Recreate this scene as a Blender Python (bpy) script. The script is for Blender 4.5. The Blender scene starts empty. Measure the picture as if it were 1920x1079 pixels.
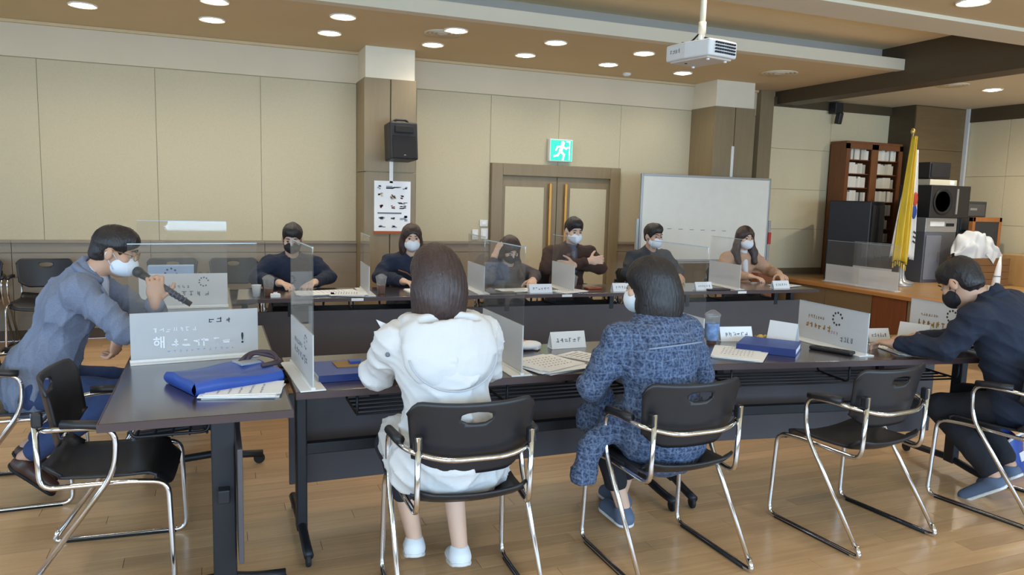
import bpy, math, random
import numpy as np
from mathutils import Matrix, Vector
random.seed(7)
PI = math.pi
SC = bpy.context.scene
COL = SC.collection

# ------------------------------------------------------------------ camera
cam_data = bpy.data.cameras.new('camera')
cam_data.sensor_width = 36.0
cam_data.lens = 26.307
cam_data.clip_start = 0.05
camera = bpy.data.objects.new('camera', cam_data)
COL.objects.link(camera)
_M = np.array([[0.92942, -0.01956, 0.36852], [-0.36804, -0.12257, 0.92169], [0.02714, -0.99227, -0.12111]])
camera.matrix_world = Matrix(((_M[0, 0], -_M[0, 1], -_M[0, 2], 0.0), (_M[1, 0], -_M[1, 1], -_M[1, 2], 0.0),
                              (_M[2, 0], -_M[2, 1], -_M[2, 2], 1.52), (0, 0, 0, 1)))
SC.camera = camera

# ------------------------------------------------------------------ world, window light, exposure
world = bpy.data.worlds.new('world'); SC.world = world
world.use_nodes = True
world.node_tree.nodes['Background'].inputs[0].default_value = (0.62, 0.76, 1.0, 1)
world.node_tree.nodes['Background'].inputs[1].default_value = 1.2
SC.view_settings.view_transform = 'Standard'
SC.view_settings.look = 'None'
SC.view_settings.gamma = 1.0
SC.view_settings.use_curve_mapping = False
SC.view_settings.exposure = -0.15
SC.cycles.use_denoising = True
SC.cycles.max_bounces = 10
SC.cycles.diffuse_bounces = 5
SC.cycles.transparent_max_bounces = 24

REAR_Y, LEFT_X, RIGHT_X = -2.6, -4.2, 10.25
WINDOWS = [(-3.1, 1.5), (-0.75, 1.9), (1.75, 1.9), (4.25, 1.9), (6.6, 1.9), (8.9, 1.9)]     # centre x, width on the rear wall; last ones added to brighten the right
WIN_Z0, WIN_Z1 = 0.83, 2.35
WIN_POWER = 112.0
DOWN_POWER = 28.0
WIN_COL = (0.52, 0.75, 1.0)

def area_light(name, loc, size_x, size_y, rot, power, color):
    d = bpy.data.lights.new(name, 'AREA'); d.shape = 'RECTANGLE'
    d.size = size_x; d.size_y = size_y; d.energy = power; d.color = color
    o = bpy.data.objects.new(name, d); COL.objects.link(o)
    o.location = loc; o.rotation_euler = rot
    return o
for _cx, _w in WINDOWS:            # daylight through the rear windows, the last added to brighten the whiteboard side
    area_light('window_daylight', (_cx, REAR_Y + 0.02, (WIN_Z0 + WIN_Z1) / 2), _w, WIN_Z1 - WIN_Z0, (PI / 2, 0, 0), WIN_POWER, WIN_COL)
for _cy, _k in ((0.2, 0.6), (3.0, 0.3), (5.8, 0.08)):        # and through the left-hand windows, the further ones dimmed to darken the left wall
    area_light('window_daylight', (LEFT_X + 0.02, _cy, (WIN_Z0 + WIN_Z1) / 2), WIN_Z1 - WIN_Z0, 1.9, (0, -PI / 2, 0), WIN_POWER * _k, (0.44, 0.70, 1.0))

# ------------------------------------------------------------------ materials
MATS = {}
def _nodes(name):
    m = bpy.data.materials.new(name); m.use_nodes = True
    nt = m.node_tree
    return m, nt, nt.nodes, nt.links, nt.nodes['Principled BSDF']

def mat(name, col, rough=0.6, metal=0.0, var=0.0, scale=8.0, stretch=(1, 1, 1), bump=0.0, bscale=None, spec=None, sheen=0.0, coat=0.0):
    if name in MATS: return MATS[name]
    m, nt, N, L, P = _nodes(name)
    P.inputs['Roughness'].default_value = rough
    P.inputs['Metallic'].default_value = metal
    if spec is not None: P.inputs['Specular IOR Level'].default_value = spec
    if sheen: P.inputs['Sheen Weight'].default_value = sheen
    if coat: P.inputs['Coat Weight'].default_value = coat
    tc = N.new('ShaderNodeTexCoord'); mp = N.new('ShaderNodeMapping')
    mp.inputs['Scale'].default_value = stretch
    L.new(tc.outputs['Object'], mp.inputs['Vector'])
    nz = N.new('ShaderNodeTexNoise'); nz.inputs['Scale'].default_value = scale; nz.inputs['Detail'].default_value = 5
    L.new(mp.outputs[0], nz.inputs['Vector'])
    rp = N.new('ShaderNodeValToRGB')
    v = max(var, 0.02)
    rp.color_ramp.elements[0].position = 0.3; rp.color_ramp.elements[1].position = 0.7
    rp.color_ramp.elements[0].color = tuple(c * (1 - v) for c in col) + (1,)
    rp.color_ramp.elements[1].color = tuple(min(1, c * (1 + v)) for c in col) + (1,)
    L.new(nz.outputs['Fac'], rp.inputs[0]); L.new(rp.outputs[0], P.inputs['Base Color'])
    if bump:
        b = N.new('ShaderNodeBump'); b.inputs['Strength'].default_value = bump; b.inputs['Distance'].default_value = 0.01
        n2 = N.new('ShaderNodeTexNoise'); n2.inputs['Scale'].default_value = bscale or scale * 6; n2.inputs['Detail'].default_value = 4
        L.new(mp.outputs[0], n2.inputs['Vector'])
        L.new(n2.outputs['Fac'], b.inputs['Height']); L.new(b.outputs[0], P.inputs['Normal'])
    MATS[name] = m
    return m

def srgb(r, g, b):
    f = lambda c: (c / 255 / 12.92) if c / 255 <= 0.04045 else ((c / 255 + 0.055) / 1.055) ** 2.4
    return (f(r), f(g), f(b))

def emit(name, col, strength):
    if name in MATS: return MATS[name]
    m, nt, N, L, P = _nodes(name)
    P.inputs['Base Color'].default_value = col + (1,)
    P.inputs['Emission Color'].default_value = col + (1,)
    P.inputs['Emission Strength'].default_value = strength
    MATS[name] = m
    return m

def glassy(name, tint, clear, body, rough=0.05, translucent=0.6):
    """Sheet acrylic: part of the light goes straight through, the rest is scattered by the film, with a mirror coat."""
    if name in MATS: return MATS[name]
    m, nt, N, L, P = _nodes(name)
    N.remove(P)
    out = [n for n in N if n.type == 'OUTPUT_MATERIAL'][0]
    tr = N.new('ShaderNodeBsdfTransparent'); tr.inputs[0].default_value = tint + (1,)
    df = N.new('ShaderNodeBsdfDiffuse'); df.inputs[0].default_value = body + (1,)
    tl = N.new('ShaderNodeBsdfTranslucent'); tl.inputs[0].default_value = body + (1,)
    gl = N.new('ShaderNodeBsdfGlossy'); gl.inputs['Roughness'].default_value = rough
    lw = N.new('ShaderNodeLayerWeight'); lw.inputs['Blend'].default_value = 0.5
    pw = N.new('ShaderNodeMath'); pw.operation = 'POWER'; pw.inputs[1].default_value = 4.0
    L.new(lw.outputs['Facing'], pw.inputs[0])
    fr = N.new('ShaderNodeMath'); fr.operation = 'MULTIPLY_ADD'; fr.inputs[1].default_value = 0.6; fr.inputs[2].default_value = 0.035
    L.new(pw.outputs[0], fr.inputs[0])
    m1 = N.new('ShaderNodeMixShader'); m1.inputs[0].default_value = translucent
    L.new(df.outputs[0], m1.inputs[1]); L.new(tl.outputs[0], m1.inputs[2])
    m2 = N.new('ShaderNodeMixShader'); m2.inputs[0].default_value = clear
    L.new(m1.outputs[0], m2.inputs[1]); L.new(tr.outputs[0], m2.inputs[2])
    m3 = N.new('ShaderNodeMixShader')
    L.new(fr.outputs[0], m3.inputs[0]); L.new(m2.outputs[0], m3.inputs[1]); L.new(gl.outputs[0], m3.inputs[2])
    L.new(m3.outputs[0], out.inputs[0])
    MATS[name] = m
    return m

def wood(name, c1, c2, rough=0.45, scale=3.0, stretch=(1, 14, 14), coat=0.0, rnd=None, ring=0.35):
    if name in MATS: return MATS[name]
    m, nt, N, L, P = _nodes(name)
    P.inputs['Roughness'].default_value = rough
    if coat:
        P.inputs['Coat Weight'].default_value = coat; P.inputs['Coat Roughness'].default_value = 0.18
    tc = N.new('ShaderNodeTexCoord'); mp = N.new('ShaderNodeMapping'); mp.inputs['Scale'].default_value = stretch
    L.new(tc.outputs['Object'], mp.inputs['Vector'])
    nz = N.new('ShaderNodeTexNoise'); nz.inputs['Scale'].default_value = scale; nz.inputs['Detail'].default_value = 6; nz.inputs['Distortion'].default_value = 0.6
    L.new(mp.outputs[0], nz.inputs['Vector'])
    rp = N.new('ShaderNodeValToRGB')
    rp.color_ramp.elements[0].position = 0.5 - ring; rp.color_ramp.elements[1].position = 0.5 + ring
    rp.color_ramp.elements[0].color = c1 + (1,); rp.color_ramp.elements[1].color = c2 + (1,)
    L.new(nz.outputs['Fac'], rp.inputs[0])
    src = rp.outputs[0]
    if rnd:
        hs = N.new('ShaderNodeHueSaturation')
        mr = N.new('ShaderNodeMapRange'); mr.inputs['To Min'].default_value = 0.86; mr.inputs['To Max'].default_value = 1.12
        if rnd == 'object':
            oi = N.new('ShaderNodeObjectInfo'); L.new(oi.outputs['Random'], mr.inputs['Value'])
            ad = N.new('ShaderNodeVectorMath'); ad.operation = 'ADD'
            L.new(tc.outputs['Object'], ad.inputs[0]); L.new(oi.outputs['Location'], ad.inputs[1]); L.new(ad.outputs[0], mp.inputs['Vector'])
        else:
            ge = N.new('ShaderNodeNewGeometry'); L.new(ge.outputs['Random Per Island'], mr.inputs['Value'])
        L.new(mr.outputs[0], hs.inputs['Value']); L.new(src, hs.inputs['Color']); src = hs.outputs[0]
    L.new(src, P.inputs['Base Color'])
    b = N.new('ShaderNodeBump'); b.inputs['Strength'].default_value = 0.05
    L.new(nz.outputs['Fac'], b.inputs['Height']); L.new(b.outputs[0], P.inputs['Normal'])
    MATS[name] = m
    return m

def tweed(name, a, b_, c):
    m, nt, N, L, P = _nodes(name)
    P.inputs['Roughness'].default_value = 0.95
    tc = N.new('ShaderNodeTexCoord')
    n1 = N.new('ShaderNodeTexNoise'); n1.inputs['Scale'].default_value = 95; n1.inputs['Detail'].default_value = 3
    L.new(tc.outputs['Object'], n1.inputs['Vector'])
    rp = N.new('ShaderNodeValToRGB')
    rp.color_ramp.elements[0].position = 0.36; rp.color_ramp.elements[1].position = 0.66
    rp.color_ramp.elements[0].color = a + (1,); rp.color_ramp.elements[1].color = b_ + (1,)
    L.new(n1.outputs['Fac'], rp.inputs[0])
    w1 = N.new('ShaderNodeTexWave'); w1.wave_type = 'BANDS'; w1.bands_direction = 'X'; w1.inputs['Scale'].default_value = 9.5; w1.inputs['Distortion'].default_value = 3.5
    w2 = N.new('ShaderNodeTexWave'); w2.wave_type = 'BANDS'; w2.bands_direction = 'Z'; w2.inputs['Scale'].default_value = 9.5; w2.inputs['Distortion'].default_value = 3.5
    L.new(tc.outputs['Object'], w1.inputs['Vector']); L.new(tc.outputs['Object'], w2.inputs['Vector'])
    mx = N.new('ShaderNodeMath'); mx.operation = 'MAXIMUM'
    L.new(w1.outputs['Fac'], mx.inputs[0]); L.new(w2.outputs['Fac'], mx.inputs[1])
    r2 = N.new('ShaderNodeValToRGB'); r2.color_ramp.elements[0].position = 0.9; r2.color_ramp.elements[1].position = 1.0
    r2.color_ramp.elements[0].color = (0, 0, 0, 1); r2.color_ramp.elements[1].color = (0.26, 0.26, 0.26, 1)
    L.new(mx.outputs[0], r2.inputs[0])
    mi = N.new('ShaderNodeMixRGB'); mi.inputs['Color2'].default_value = c + (1,)
    L.new(r2.outputs[0], mi.inputs['Fac']); L.new(rp.outputs[0], mi.inputs['Color1'])
    L.new(mi.outputs[0], P.inputs['Base Color'])
    bp = N.new('ShaderNodeBump'); bp.inputs['Strength'].default_value = 0.5; bp.inputs['Distance'].default_value = 0.004
    L.new(n1.outputs['Fac'], bp.inputs['Height']); L.new(bp.outputs[0], P.inputs['Normal'])
    MATS[name] = m
    return m

# ------------------------------------------------------------------ mesh helpers
def rotz(a):
    c, s = math.cos(a), math.sin(a)
    return np.array([[c, -s, 0], [s, c, 0], [0, 0, 1.0]])
def rotx(a):
    c, s = math.cos(a), math.sin(a)
    return np.array([[1.0, 0, 0], [0, c, -s], [0, s, c]])
def roty(a):
    c, s = math.cos(a), math.sin(a)
    return np.array([[c, 0, s], [0, 1.0, 0], [-s, 0, c]])

def fillet(path, r, n=5):
    P = [np.array(p, float) for p in path]
    out = [P[0]]
    for i in range(1, len(P) - 1):
        a, b, c = P[i - 1], P[i], P[i + 1]
        la, lc = np.linalg.norm(a - b), np.linalg.norm(c - b)
        d = min(r, la * 0.48, lc * 0.48)
        p0, p1 = b + (a - b) / la * d, b + (c - b) / lc * d
        for k in range(n + 1):
            t = k / n
            out.append((1 - t) ** 2 * p0 + 2 * t * (1 - t) * b + t * t * p1)
    out.append(P[-1])
    return out

class MB:
    def __init__(s): s.v = []; s.f = []
    def add(s, V, F):
        o = len(s.v)
        s.v += [tuple(map(float, p)) for p in V]; s.f += [tuple(o + i for i in f) for f in F]
        return s
    def box(s, c, d, R=None):
        hx, hy, hz = d[0] / 2, d[1] / 2, d[2] / 2
        V = np.array([(x, y, z) for x in (-hx, hx) for y in (-hy, hy) for z in (-hz, hz)])
        if R is not None: V = V @ np.asarray(R).T
        V = V + np.array(c, float)
        return s.add(V, [(0, 1, 3, 2), (4, 6, 7, 5), (0, 4, 5, 1), (2, 3, 7, 6), (0, 2, 6, 4), (1, 5, 7, 3)])
    def bb(s, x0, x1, y0, y1, z0, z1):
        return s.box(((x0 + x1) / 2, (y0 + y1) / 2, (z0 + z1) / 2), (abs(x1 - x0), abs(y1 - y0), abs(z1 - z0)))
    def tube(s, path, r, n=10, closed=False):
        P = [np.array(p, float) for p in path]; m = len(P)
        rr = r if hasattr(r, '__len__') else [r] * m
        T = []
        for i in range(m):
            a = P[(i - 1) % m] if (closed or i > 0) else P[i]
            b = P[(i + 1) % m] if (closed or i < m - 1) else P[i]
            t = b - a; T.append(t / (np.linalg.norm(t) + 1e-9))
        u = np.cross(T[0], (0, 0, 1.0))
        if np.linalg.norm(u) < 1e-3: u = np.cross(T[0], (0, 1.0, 0))
        u /= np.linalg.norm(u); V = []
        for i in range(m):
            u = u - T[i] * (u @ T[i]); u /= np.linalg.norm(u); w = np.cross(T[i], u)
            for k in range(n):
                a = 2 * PI * k / n
                V.append(P[i] + rr[i] * (math.cos(a) * u + math.sin(a) * w))
        F = []
        for i in range(m if closed else m - 1):
            j = (i + 1) % m
            for k in range(n):
                l = (k + 1) % n
                F.append((i * n + k, i * n + l, j * n + l, j * n + k))
        if not closed: F += [tuple(range(n - 1, -1, -1)), tuple((m - 1) * n + k for k in range(n))]
        return s.add(V, F)
    def lathe(s, prof, c=(0, 0, 0), n=24, R=None, capb=True, capt=True):
        V = []
        for r, z in prof:
            for k in range(n):
                a = 2 * PI * k / n; V.append((r * math.cos(a), r * math.sin(a), z))
        V = np.array(V)
        if R is not None: V = V @ np.asarray(R).T
        V = V + np.array(c, float)
        F = []
        for i in range(len(prof) - 1):
            for k in range(n):
                l = (k + 1) % n; F.append((i * n + k, i * n + l, (i + 1) * n + l, (i + 1) * n + k))
        if capb: F.append(tuple(range(n - 1, -1, -1)))
        if capt: F.append(tuple((len(prof) - 1) * n + k for k in range(n)))
        return s.add(V, F)
    def prism(s, poly, z0, z1, M=None, c=(0, 0, 0)):
        n = len(poly)
        V = np.array([(x, y, z0) for x, y in poly] + [(x, y, z1) for x, y in poly], float)
        if M is not None: V = V @ np.asarray(M).T
        V = V + np.array(c, float)
        F = [tuple(range(n - 1, -1, -1)), tuple(range(n, 2 * n))] + [(i, (i + 1) % n, n + (i + 1) % n, n + i) for i in range(n)]
        return s.add(V, F)
    def sphere(s, c, r, n=14, m=10, R=None):
        r3 = np.array(r if hasattr(r, '__len__') else (r, r, r), float)
        prof = [(math.sin(PI * i / m), -math.cos(PI * i / m)) for i in range(m + 1)]
        prof[0] = (0.001, -1); prof[-1] = (0.001, 1)
        V = np.array([(a * math.cos(2 * PI * k / n), a * math.sin(2 * PI * k / n), z) for a, z in prof for k in range(n)]) * r3
        if R is not None: V = V @ np.asarray(R).T
        V = V + np.array(c, float)
        F = [(i * n + k, i * n + (k + 1) % n, (i + 1) * n + (k + 1) % n, (i + 1) * n + k) for i in range(m) for k in range(n)]
        return s.add(V, F)
    def grid(s, fn, nu, nv, skip=None):
        V = [fn(i / nu, j / nv) for j in range(nv + 1) for i in range(nu + 1)]
        F = [(j * (nu + 1) + i, j * (nu + 1) + i + 1, (j + 1) * (nu + 1) + i + 1, (j + 1) * (nu + 1) + i) for j in range(nv) for i in range(nu)]
        return s.add(V, F)
    def mesh(s, name):
        me = bpy.data.meshes.new(name); me.from_pydata(s.v, [], s.f); me.update()
        return me
    def build(s, name, material, parent=None, smooth=False, bevel=0.0, seg=2, loc=None, solid=0.0):
        o = bpy.data.objects.new(name, s.mesh(name)); COL.objects.link(o)
        o.data.materials.append(material)
        if smooth:
            o.data.polygons.foreach_set('use_smooth', [True] * len(o.data.polygons))
        if solid:
            md = o.modifiers.new('thickness', 'SOLIDIFY'); md.thickness = solid; md.offset = 0
        if bevel:
            md = o.modifiers.new('edge', 'BEVEL'); md.width = bevel; md.segments = seg; md.limit_method = 'ANGLE'
        if loc is not None: o.location = loc
        if parent is not None: o.parent = parent
        return o

def tag(o, label=None, cat=None, group=None, kind=None):
    if label: o['label'] = label
    if cat: o['category'] = cat
    if group: o['group'] = group
    if kind: o['kind'] = kind
    return o
def empty(name, loc=(0, 0, 0), rz=0.0):
    o = bpy.data.objects.new(name, None); COL.objects.link(o)
    o.location = loc; o.rotation_euler = (0, 0, rz); o.empty_display_size = 0.1
    return o
def struct(o): o['kind'] = 'structure'; return o
def copy_tree(o, parent=None):
    c = o.copy(); COL.objects.link(c)
    if parent is not None: c.parent = parent
    for ch in list(o.children): copy_tree(ch, c)
    return c
def text_mesh(body, size, depth=0.0008, bold=0.0):
    cu = bpy.data.curves.new('t', 'FONT'); cu.body = body; cu.size = size; cu.extrude = depth; cu.offset = bold
    cu.align_x = 'CENTER'; cu.align_y = 'CENTER'; cu.resolution_u = 2
    o = bpy.data.objects.new('t', cu); COL.objects.link(o)
    dg = bpy.context.evaluated_depsgraph_get()
    me = bpy.data.meshes.new_from_object(o.evaluated_get(dg))
    bpy.data.objects.remove(o); bpy.data.curves.remove(cu)
    return me
def lettering(body, size, material, parent, loc, rot=(PI / 2, 0, 0), name='lettering', bold=0.0):
    o = bpy.data.objects.new(name, text_mesh(body, size, bold=bold)); COL.objects.link(o)
    o.data.materials.append(material); o.parent = parent; o.location = loc; o.rotation_euler = rot
    return o

# ------------------------------------------------------------------ palette
M_panel2 = mat('beige_fabric_brightened', srgb(220, 206, 170), 0.9, var=0.03, scale=60, bump=0.15, bscale=400)  # wall fabric with lightened colour, standing in for more light on the stage walls
M_panel = mat('beige_wall_fabric', srgb(196, 186, 158), 0.9, var=0.03, scale=60, bump=0.15, bscale=400)
M_frieze = mat('frieze_plaster', srgb(210, 198, 174), 0.85, var=0.02, scale=3)
M_wains = wood('wainscot_laminate', srgb(138, 127, 110), srgb(150, 138, 121), 0.5, 2.0, (1, 1, 9))
M_frame = wood('olive_brown_wood', srgb(128, 112, 84), srgb(142, 125, 95), 0.45, 2.0, (10, 10, 1))
M_darkwood = wood('dark_stage_wood', srgb(72, 60, 42), srgb(84, 70, 50), 0.5, 2.0, (1, 1, 8))
M_gapdark = mat('joint_core_beige', srgb(176, 164, 134), 0.9)  # wall core colour that shows in the panel joints
M_ceil = mat('tan_ceiling_paint', srgb(206, 185, 146), 0.85, var=0.02, scale=2)
M_ceil_light = mat('cream_ceiling_paint', srgb(216, 208, 186), 0.85, var=0.02, scale=2)
M_ceil_gray = mat('grey_cove_paint', srgb(190, 184, 176), 0.85)
M_plank = wood('oak_plank', srgb(186, 146, 104), srgb(212, 174, 130), 0.34, 2.2, (1, 16, 1), coat=0.3, rnd='object')
M_plank_far = wood('oak_plank_far', srgb(186, 146, 104), srgb(212, 174, 130), 0.34, 2.2, (1, 16, 1), coat=0.3, rnd='island')
M_subfloor = mat('dark_subfloor', srgb(120, 84, 46), 0.8)
M_top = wood('dark_walnut_top', srgb(52, 42, 42), srgb(66, 53, 52), 0.25, 2.5, (1, 8, 8), coat=0.8)
M_edge = mat('table_edge_band', srgb(70, 54, 54), 0.4)
M_modesty = mat('charcoal_brown_board', srgb(80, 76, 80), 0.5, var=0.04)
M_blackm = mat('black_metal', srgb(34, 36, 42), 0.45, 0.3)
M_blackp = mat('black_plastic', srgb(32, 32, 36), 0.42, var=0.03, scale=30, bump=0.04, bscale=300)
M_rubber = mat('black_rubber', srgb(20, 20, 22), 0.7)
M_chrome = mat('chrome_tube', (0.72, 0.72, 0.74), 0.14, 1.0)
M_silver = mat('silver_paint', srgb(168, 170, 172), 0.35, 0.6)
M_white = mat('white_plastic', srgb(226, 226, 224), 0.45)
M_paper = mat('white_paper', srgb(236, 238, 240), 0.8, var=0.02)
M_ink = mat('grey_print_ink', srgb(110, 116, 128), 0.8)
M_inkd = mat('dark_print_ink', srgb(52, 54, 60), 0.8)
M_inkw = mat('white_print_ink', srgb(240, 242, 244), 0.7)
M_inkbrown = mat('brown_print_ink', srgb(140, 108, 62), 0.8)
M_inkred = mat('red_print_ink', srgb(176, 62, 60), 0.8)
M_blue = mat('blue_vinyl', srgb(44, 78, 158), 0.42, var=0.06, scale=12)
M_blued = mat('navy_vinyl', srgb(28, 48, 110), 0.45)
M_acryl = glassy('clear_acrylic', (0.985, 0.99, 0.99), 0.965, (0.8, 0.84, 0.88), 0.03)
M_frost = glassy('frosted_film', (0.95, 0.96, 0.98), 0.22, (0.80, 0.82, 0.84), 0.3, 0.45)
M_cupclear = glassy('clear_cup_plastic', (0.92, 0.94, 0.95), 0.8, (0.8, 0.83, 0.86), 0.08)
M_glass = glassy('window_glass', (0.95, 0.97, 1.0), 0.96, (0.8, 0.85, 0.9), 0.02)
M_coffee = mat('iced_coffee', srgb(120, 66, 36), 0.2)
M_skin = mat('skin', srgb(216, 178, 154), 0.55, var=0.05, scale=14)
M_skin2 = mat('skin_tan', srgb(196, 154, 128), 0.55, var=0.05, scale=14)
M_hair = mat('black_hair', srgb(30, 26, 28), 0.42, var=0.2, scale=40, stretch=(3, 3, 0.4), bump=0.35, bscale=90)
M_hairb = mat('dark_brown_hair', srgb(58, 42, 40), 0.38, var=0.25, scale=40, stretch=(3, 3, 0.4), bump=0.35, bscale=90)
M_mask = mat('mask_fabric', srgb(226, 232, 240), 0.85, var=0.02)
M_maskd = mat('black_mask_fabric', srgb(34, 34, 40), 0.8)
M_eye = mat('eye_white', srgb(170, 150, 138), 0.4)
M_iris = mat('dark_iris', srgb(30, 20, 16), 0.25)
M_oakstage = wood('stage_floor_oak', srgb(176, 136, 84), srgb(194, 154, 100), 0.38, 2.0, (1, 10, 1), coat=0.3)
M_stagefront = wood('stage_front_panel', srgb(122, 102, 72), srgb(134, 112, 80), 0.5, 2.0, (1, 1, 8))
M_reddoor = wood('reddish_brown_door', srgb(116, 62, 32), srgb(134, 76, 42), 0.45, 3.0, (10, 10, 1))
M_bookwood = wood('cherry_bookcase_wood', srgb(112, 66, 36), srgb(130, 80, 46), 0.45, 3.0, (8, 8, 1))

# ================================================================== ROOM
WALL_Y, CEIL_Z, RAIL_Z, TOP_Z = 8.4, 3.02, 0.978, 2.69
STAGE_X, STAGE_Z, STAGE_WALL_Y, STAGE_CEIL = 7.10, 0.54, 8.35, 2.95

# floor: board under planks
floor = struct(MB().bb(LEFT_X, STAGE_X, REAR_Y, WALL_Y, -0.06, -0.014).build('floor', M_subfloor))
PW, PL = 0.092, 1.25
plank_mb = MB().bb(0.001, PL - 0.001, 0.001, PW - 0.001, -0.016, 0.0)
plank_me = plank_mb.mesh('plank'); plank_me.materials.append(M_plank)
far_mb = MB(); cand = []
ny = int((WALL_Y - REAR_Y) / PW)
for j in range(ny):
    y0 = REAR_Y + j * PW
    off = ((j * 0.618) % 1.0) * PL
    x = LEFT_X - off
    while x < STAGE_X:
        xa, xb = max(x, LEFT_X), min(x + PL, STAGE_X)
        if xb - xa > 0.03:
            full = xb - xa > PL - 1e-6
            cx, cy = (xa + xb) / 2, y0 + PW / 2
            z = 1e9
            if full and 2.2 < cy < 5.2 and -1.6 - 0.2 * (cy - 2) < cx < 4.3 + 0.4 * (cy - 2): z = cy
            cand.append((z, x, y0, xa, xb))
        x += PL
cand.sort()
for i, (z, x, y0, xa, xb) in enumerate(cand):
    if i < 290 and z < 1e8:
        o = bpy.data.objects.new('plank', plank_me); COL.objects.link(o); o.location = (x, y0, 0); o.parent = floor
    else:
        far_mb.bb(xa + 0.001, xb - 0.001, y0 + 0.001, y0 + PW - 0.001, -0.016, 0.0)
tag(far_mb.build('plank_field', M_plank_far, floor), kind='stuff')

# back wall: core, frieze, fabric panels, wainscot boards, rails
wall_back = struct(MB().bb(LEFT_X, STAGE_X, WALL_Y, WALL_Y + 0.15, 0, CEIL_Z + 0.3).build('wall_back', M_gapdark))
MB().bb(LEFT_X, 6.83, WALL_Y - 0.014, WALL_Y, TOP_Z, CEIL_Z).build('frieze', M_frieze, wall_back)
DOOR_X0, DOOR_X1, DOOR_Z = 3.04, 4.76, 1.905
seams = [LEFT_X, -3.54, -2.53, -1.525, -0.517, 0.476, 1.47, 2.14, 3.03]
for a, b in zip(seams[:-1], seams[1:]):
    MB().bb(a + 0.0015, b - 0.0015, WALL_Y - 0.012, WALL_Y, RAIL_Z + 0.0, TOP_Z - 0.008).build('fabric_panel', M_panel, wall_back, bevel=0.003)
for a, b, z0 in ((3.03, 3.91, DOOR_Z), (3.91, 4.76, DOOR_Z), (4.76, 5.82, RAIL_Z), (5.82, 6.83, RAIL_Z)):
    MB().bb(a + 0.0015, b - 0.0015, WALL_Y - 0.012, WALL_Y, z0, TOP_Z - 0.008).build('fabric_panel', M_panel, wall_back, bevel=0.003)
wseams = [LEFT_X, -3.0, -1.8, -0.6, 0.5, 1.47]
for a, b in list(zip(wseams[:-1], wseams[1:])) + [(2.02, DOOR_X0), (DOOR_X1, 5.8), (6.41, 6.83)]:
    MB().bb(a + 0.002, b - 0.002, WALL_Y - 0.03, WALL_Y, 0.1, 0.85).build('wainscot_panel', M_wains, wall_back, bevel=0.002)
    MB().bb(a + 0.002, b - 0.002, WALL_Y - 0.026, WALL_Y, 0.857, RAIL_Z - 0.03).build('wainscot_panel', M_wains, wall_back, bevel=0.002)
    MB().bb(a, b, WALL_Y - 0.045, WALL_Y, RAIL_Z - 0.03, RAIL_Z).build('chair_rail', M_wains, wall_back, bevel=0.004)
bbk = struct(empty('baseboard_back'))
for a, b in ((LEFT_X, 1.47), (2.02, DOOR_X0), (DOOR_X1, 5.8)):
    MB().bb(a, b, WALL_Y - 0.036, WALL_Y - 0.002, 0.0, 0.1).build('baseboard_board', M_darkwood, bbk, bevel=0.003)

# two wall pillars: wood clad, plastered heads
def pillar(name, x0, x1, y0, label):
    r = struct(empty(name)); mid = (x0 + x1) / 2
    head = 2.70
    MB().bb(x0 + 0.02, x1 - 0.02, y0 + 0.03, WALL_Y, 0, CEIL_Z).build('pillar_core', M_gapdark, r)
    for a, b in ((x0, mid - 0.006), (mid + 0.006, x1)):
        for z0, z1 in ((0.1, 1.73), (1.74, head)):
            MB().bb(a, b, y0, y0 + 0.03, z0, z1).build('cladding_panel', M_frame, r, bevel=0.002)
    for xs in ((x0, x0 + 0.02), (x1 - 0.02, x1)):
        for z0, z1 in ((0.1, 1.73), (1.74, head)):
            MB().bb(xs[0], xs[1], y0 + 0.031, WALL_Y, z0, z1).build('cladding_panel', M_frame, r)
    MB().bb(x0 - 0.004, x1 + 0.004, y0 - 0.006, WALL_Y, 0, 0.1).build('plinth', M_darkwood, r)
    MB().bb(x0 + 0.015, x1 - 0.015, y0 + 0.02, WALL_Y - 0.01, head + 0.001, CEIL_Z).build('plaster_head', mat('white_plaster_head', srgb(222, 214, 194), 0.85), r)
    return r
pillar('pillar_1', 1.47, 2.02, 7.93, '')
pillar('pillar_2', 5.80, 6.41, 7.88, '')
# proscenium pilaster closing the hall wall
MB().bb(6.83, 7.05, STAGE_WALL_Y - 0.05, WALL_Y + 0.1, 0, CEIL_Z + 0.3).build('pillar_3', M_frame, bevel=0.004)
struct(bpy.data.objects['pillar_3'])

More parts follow.
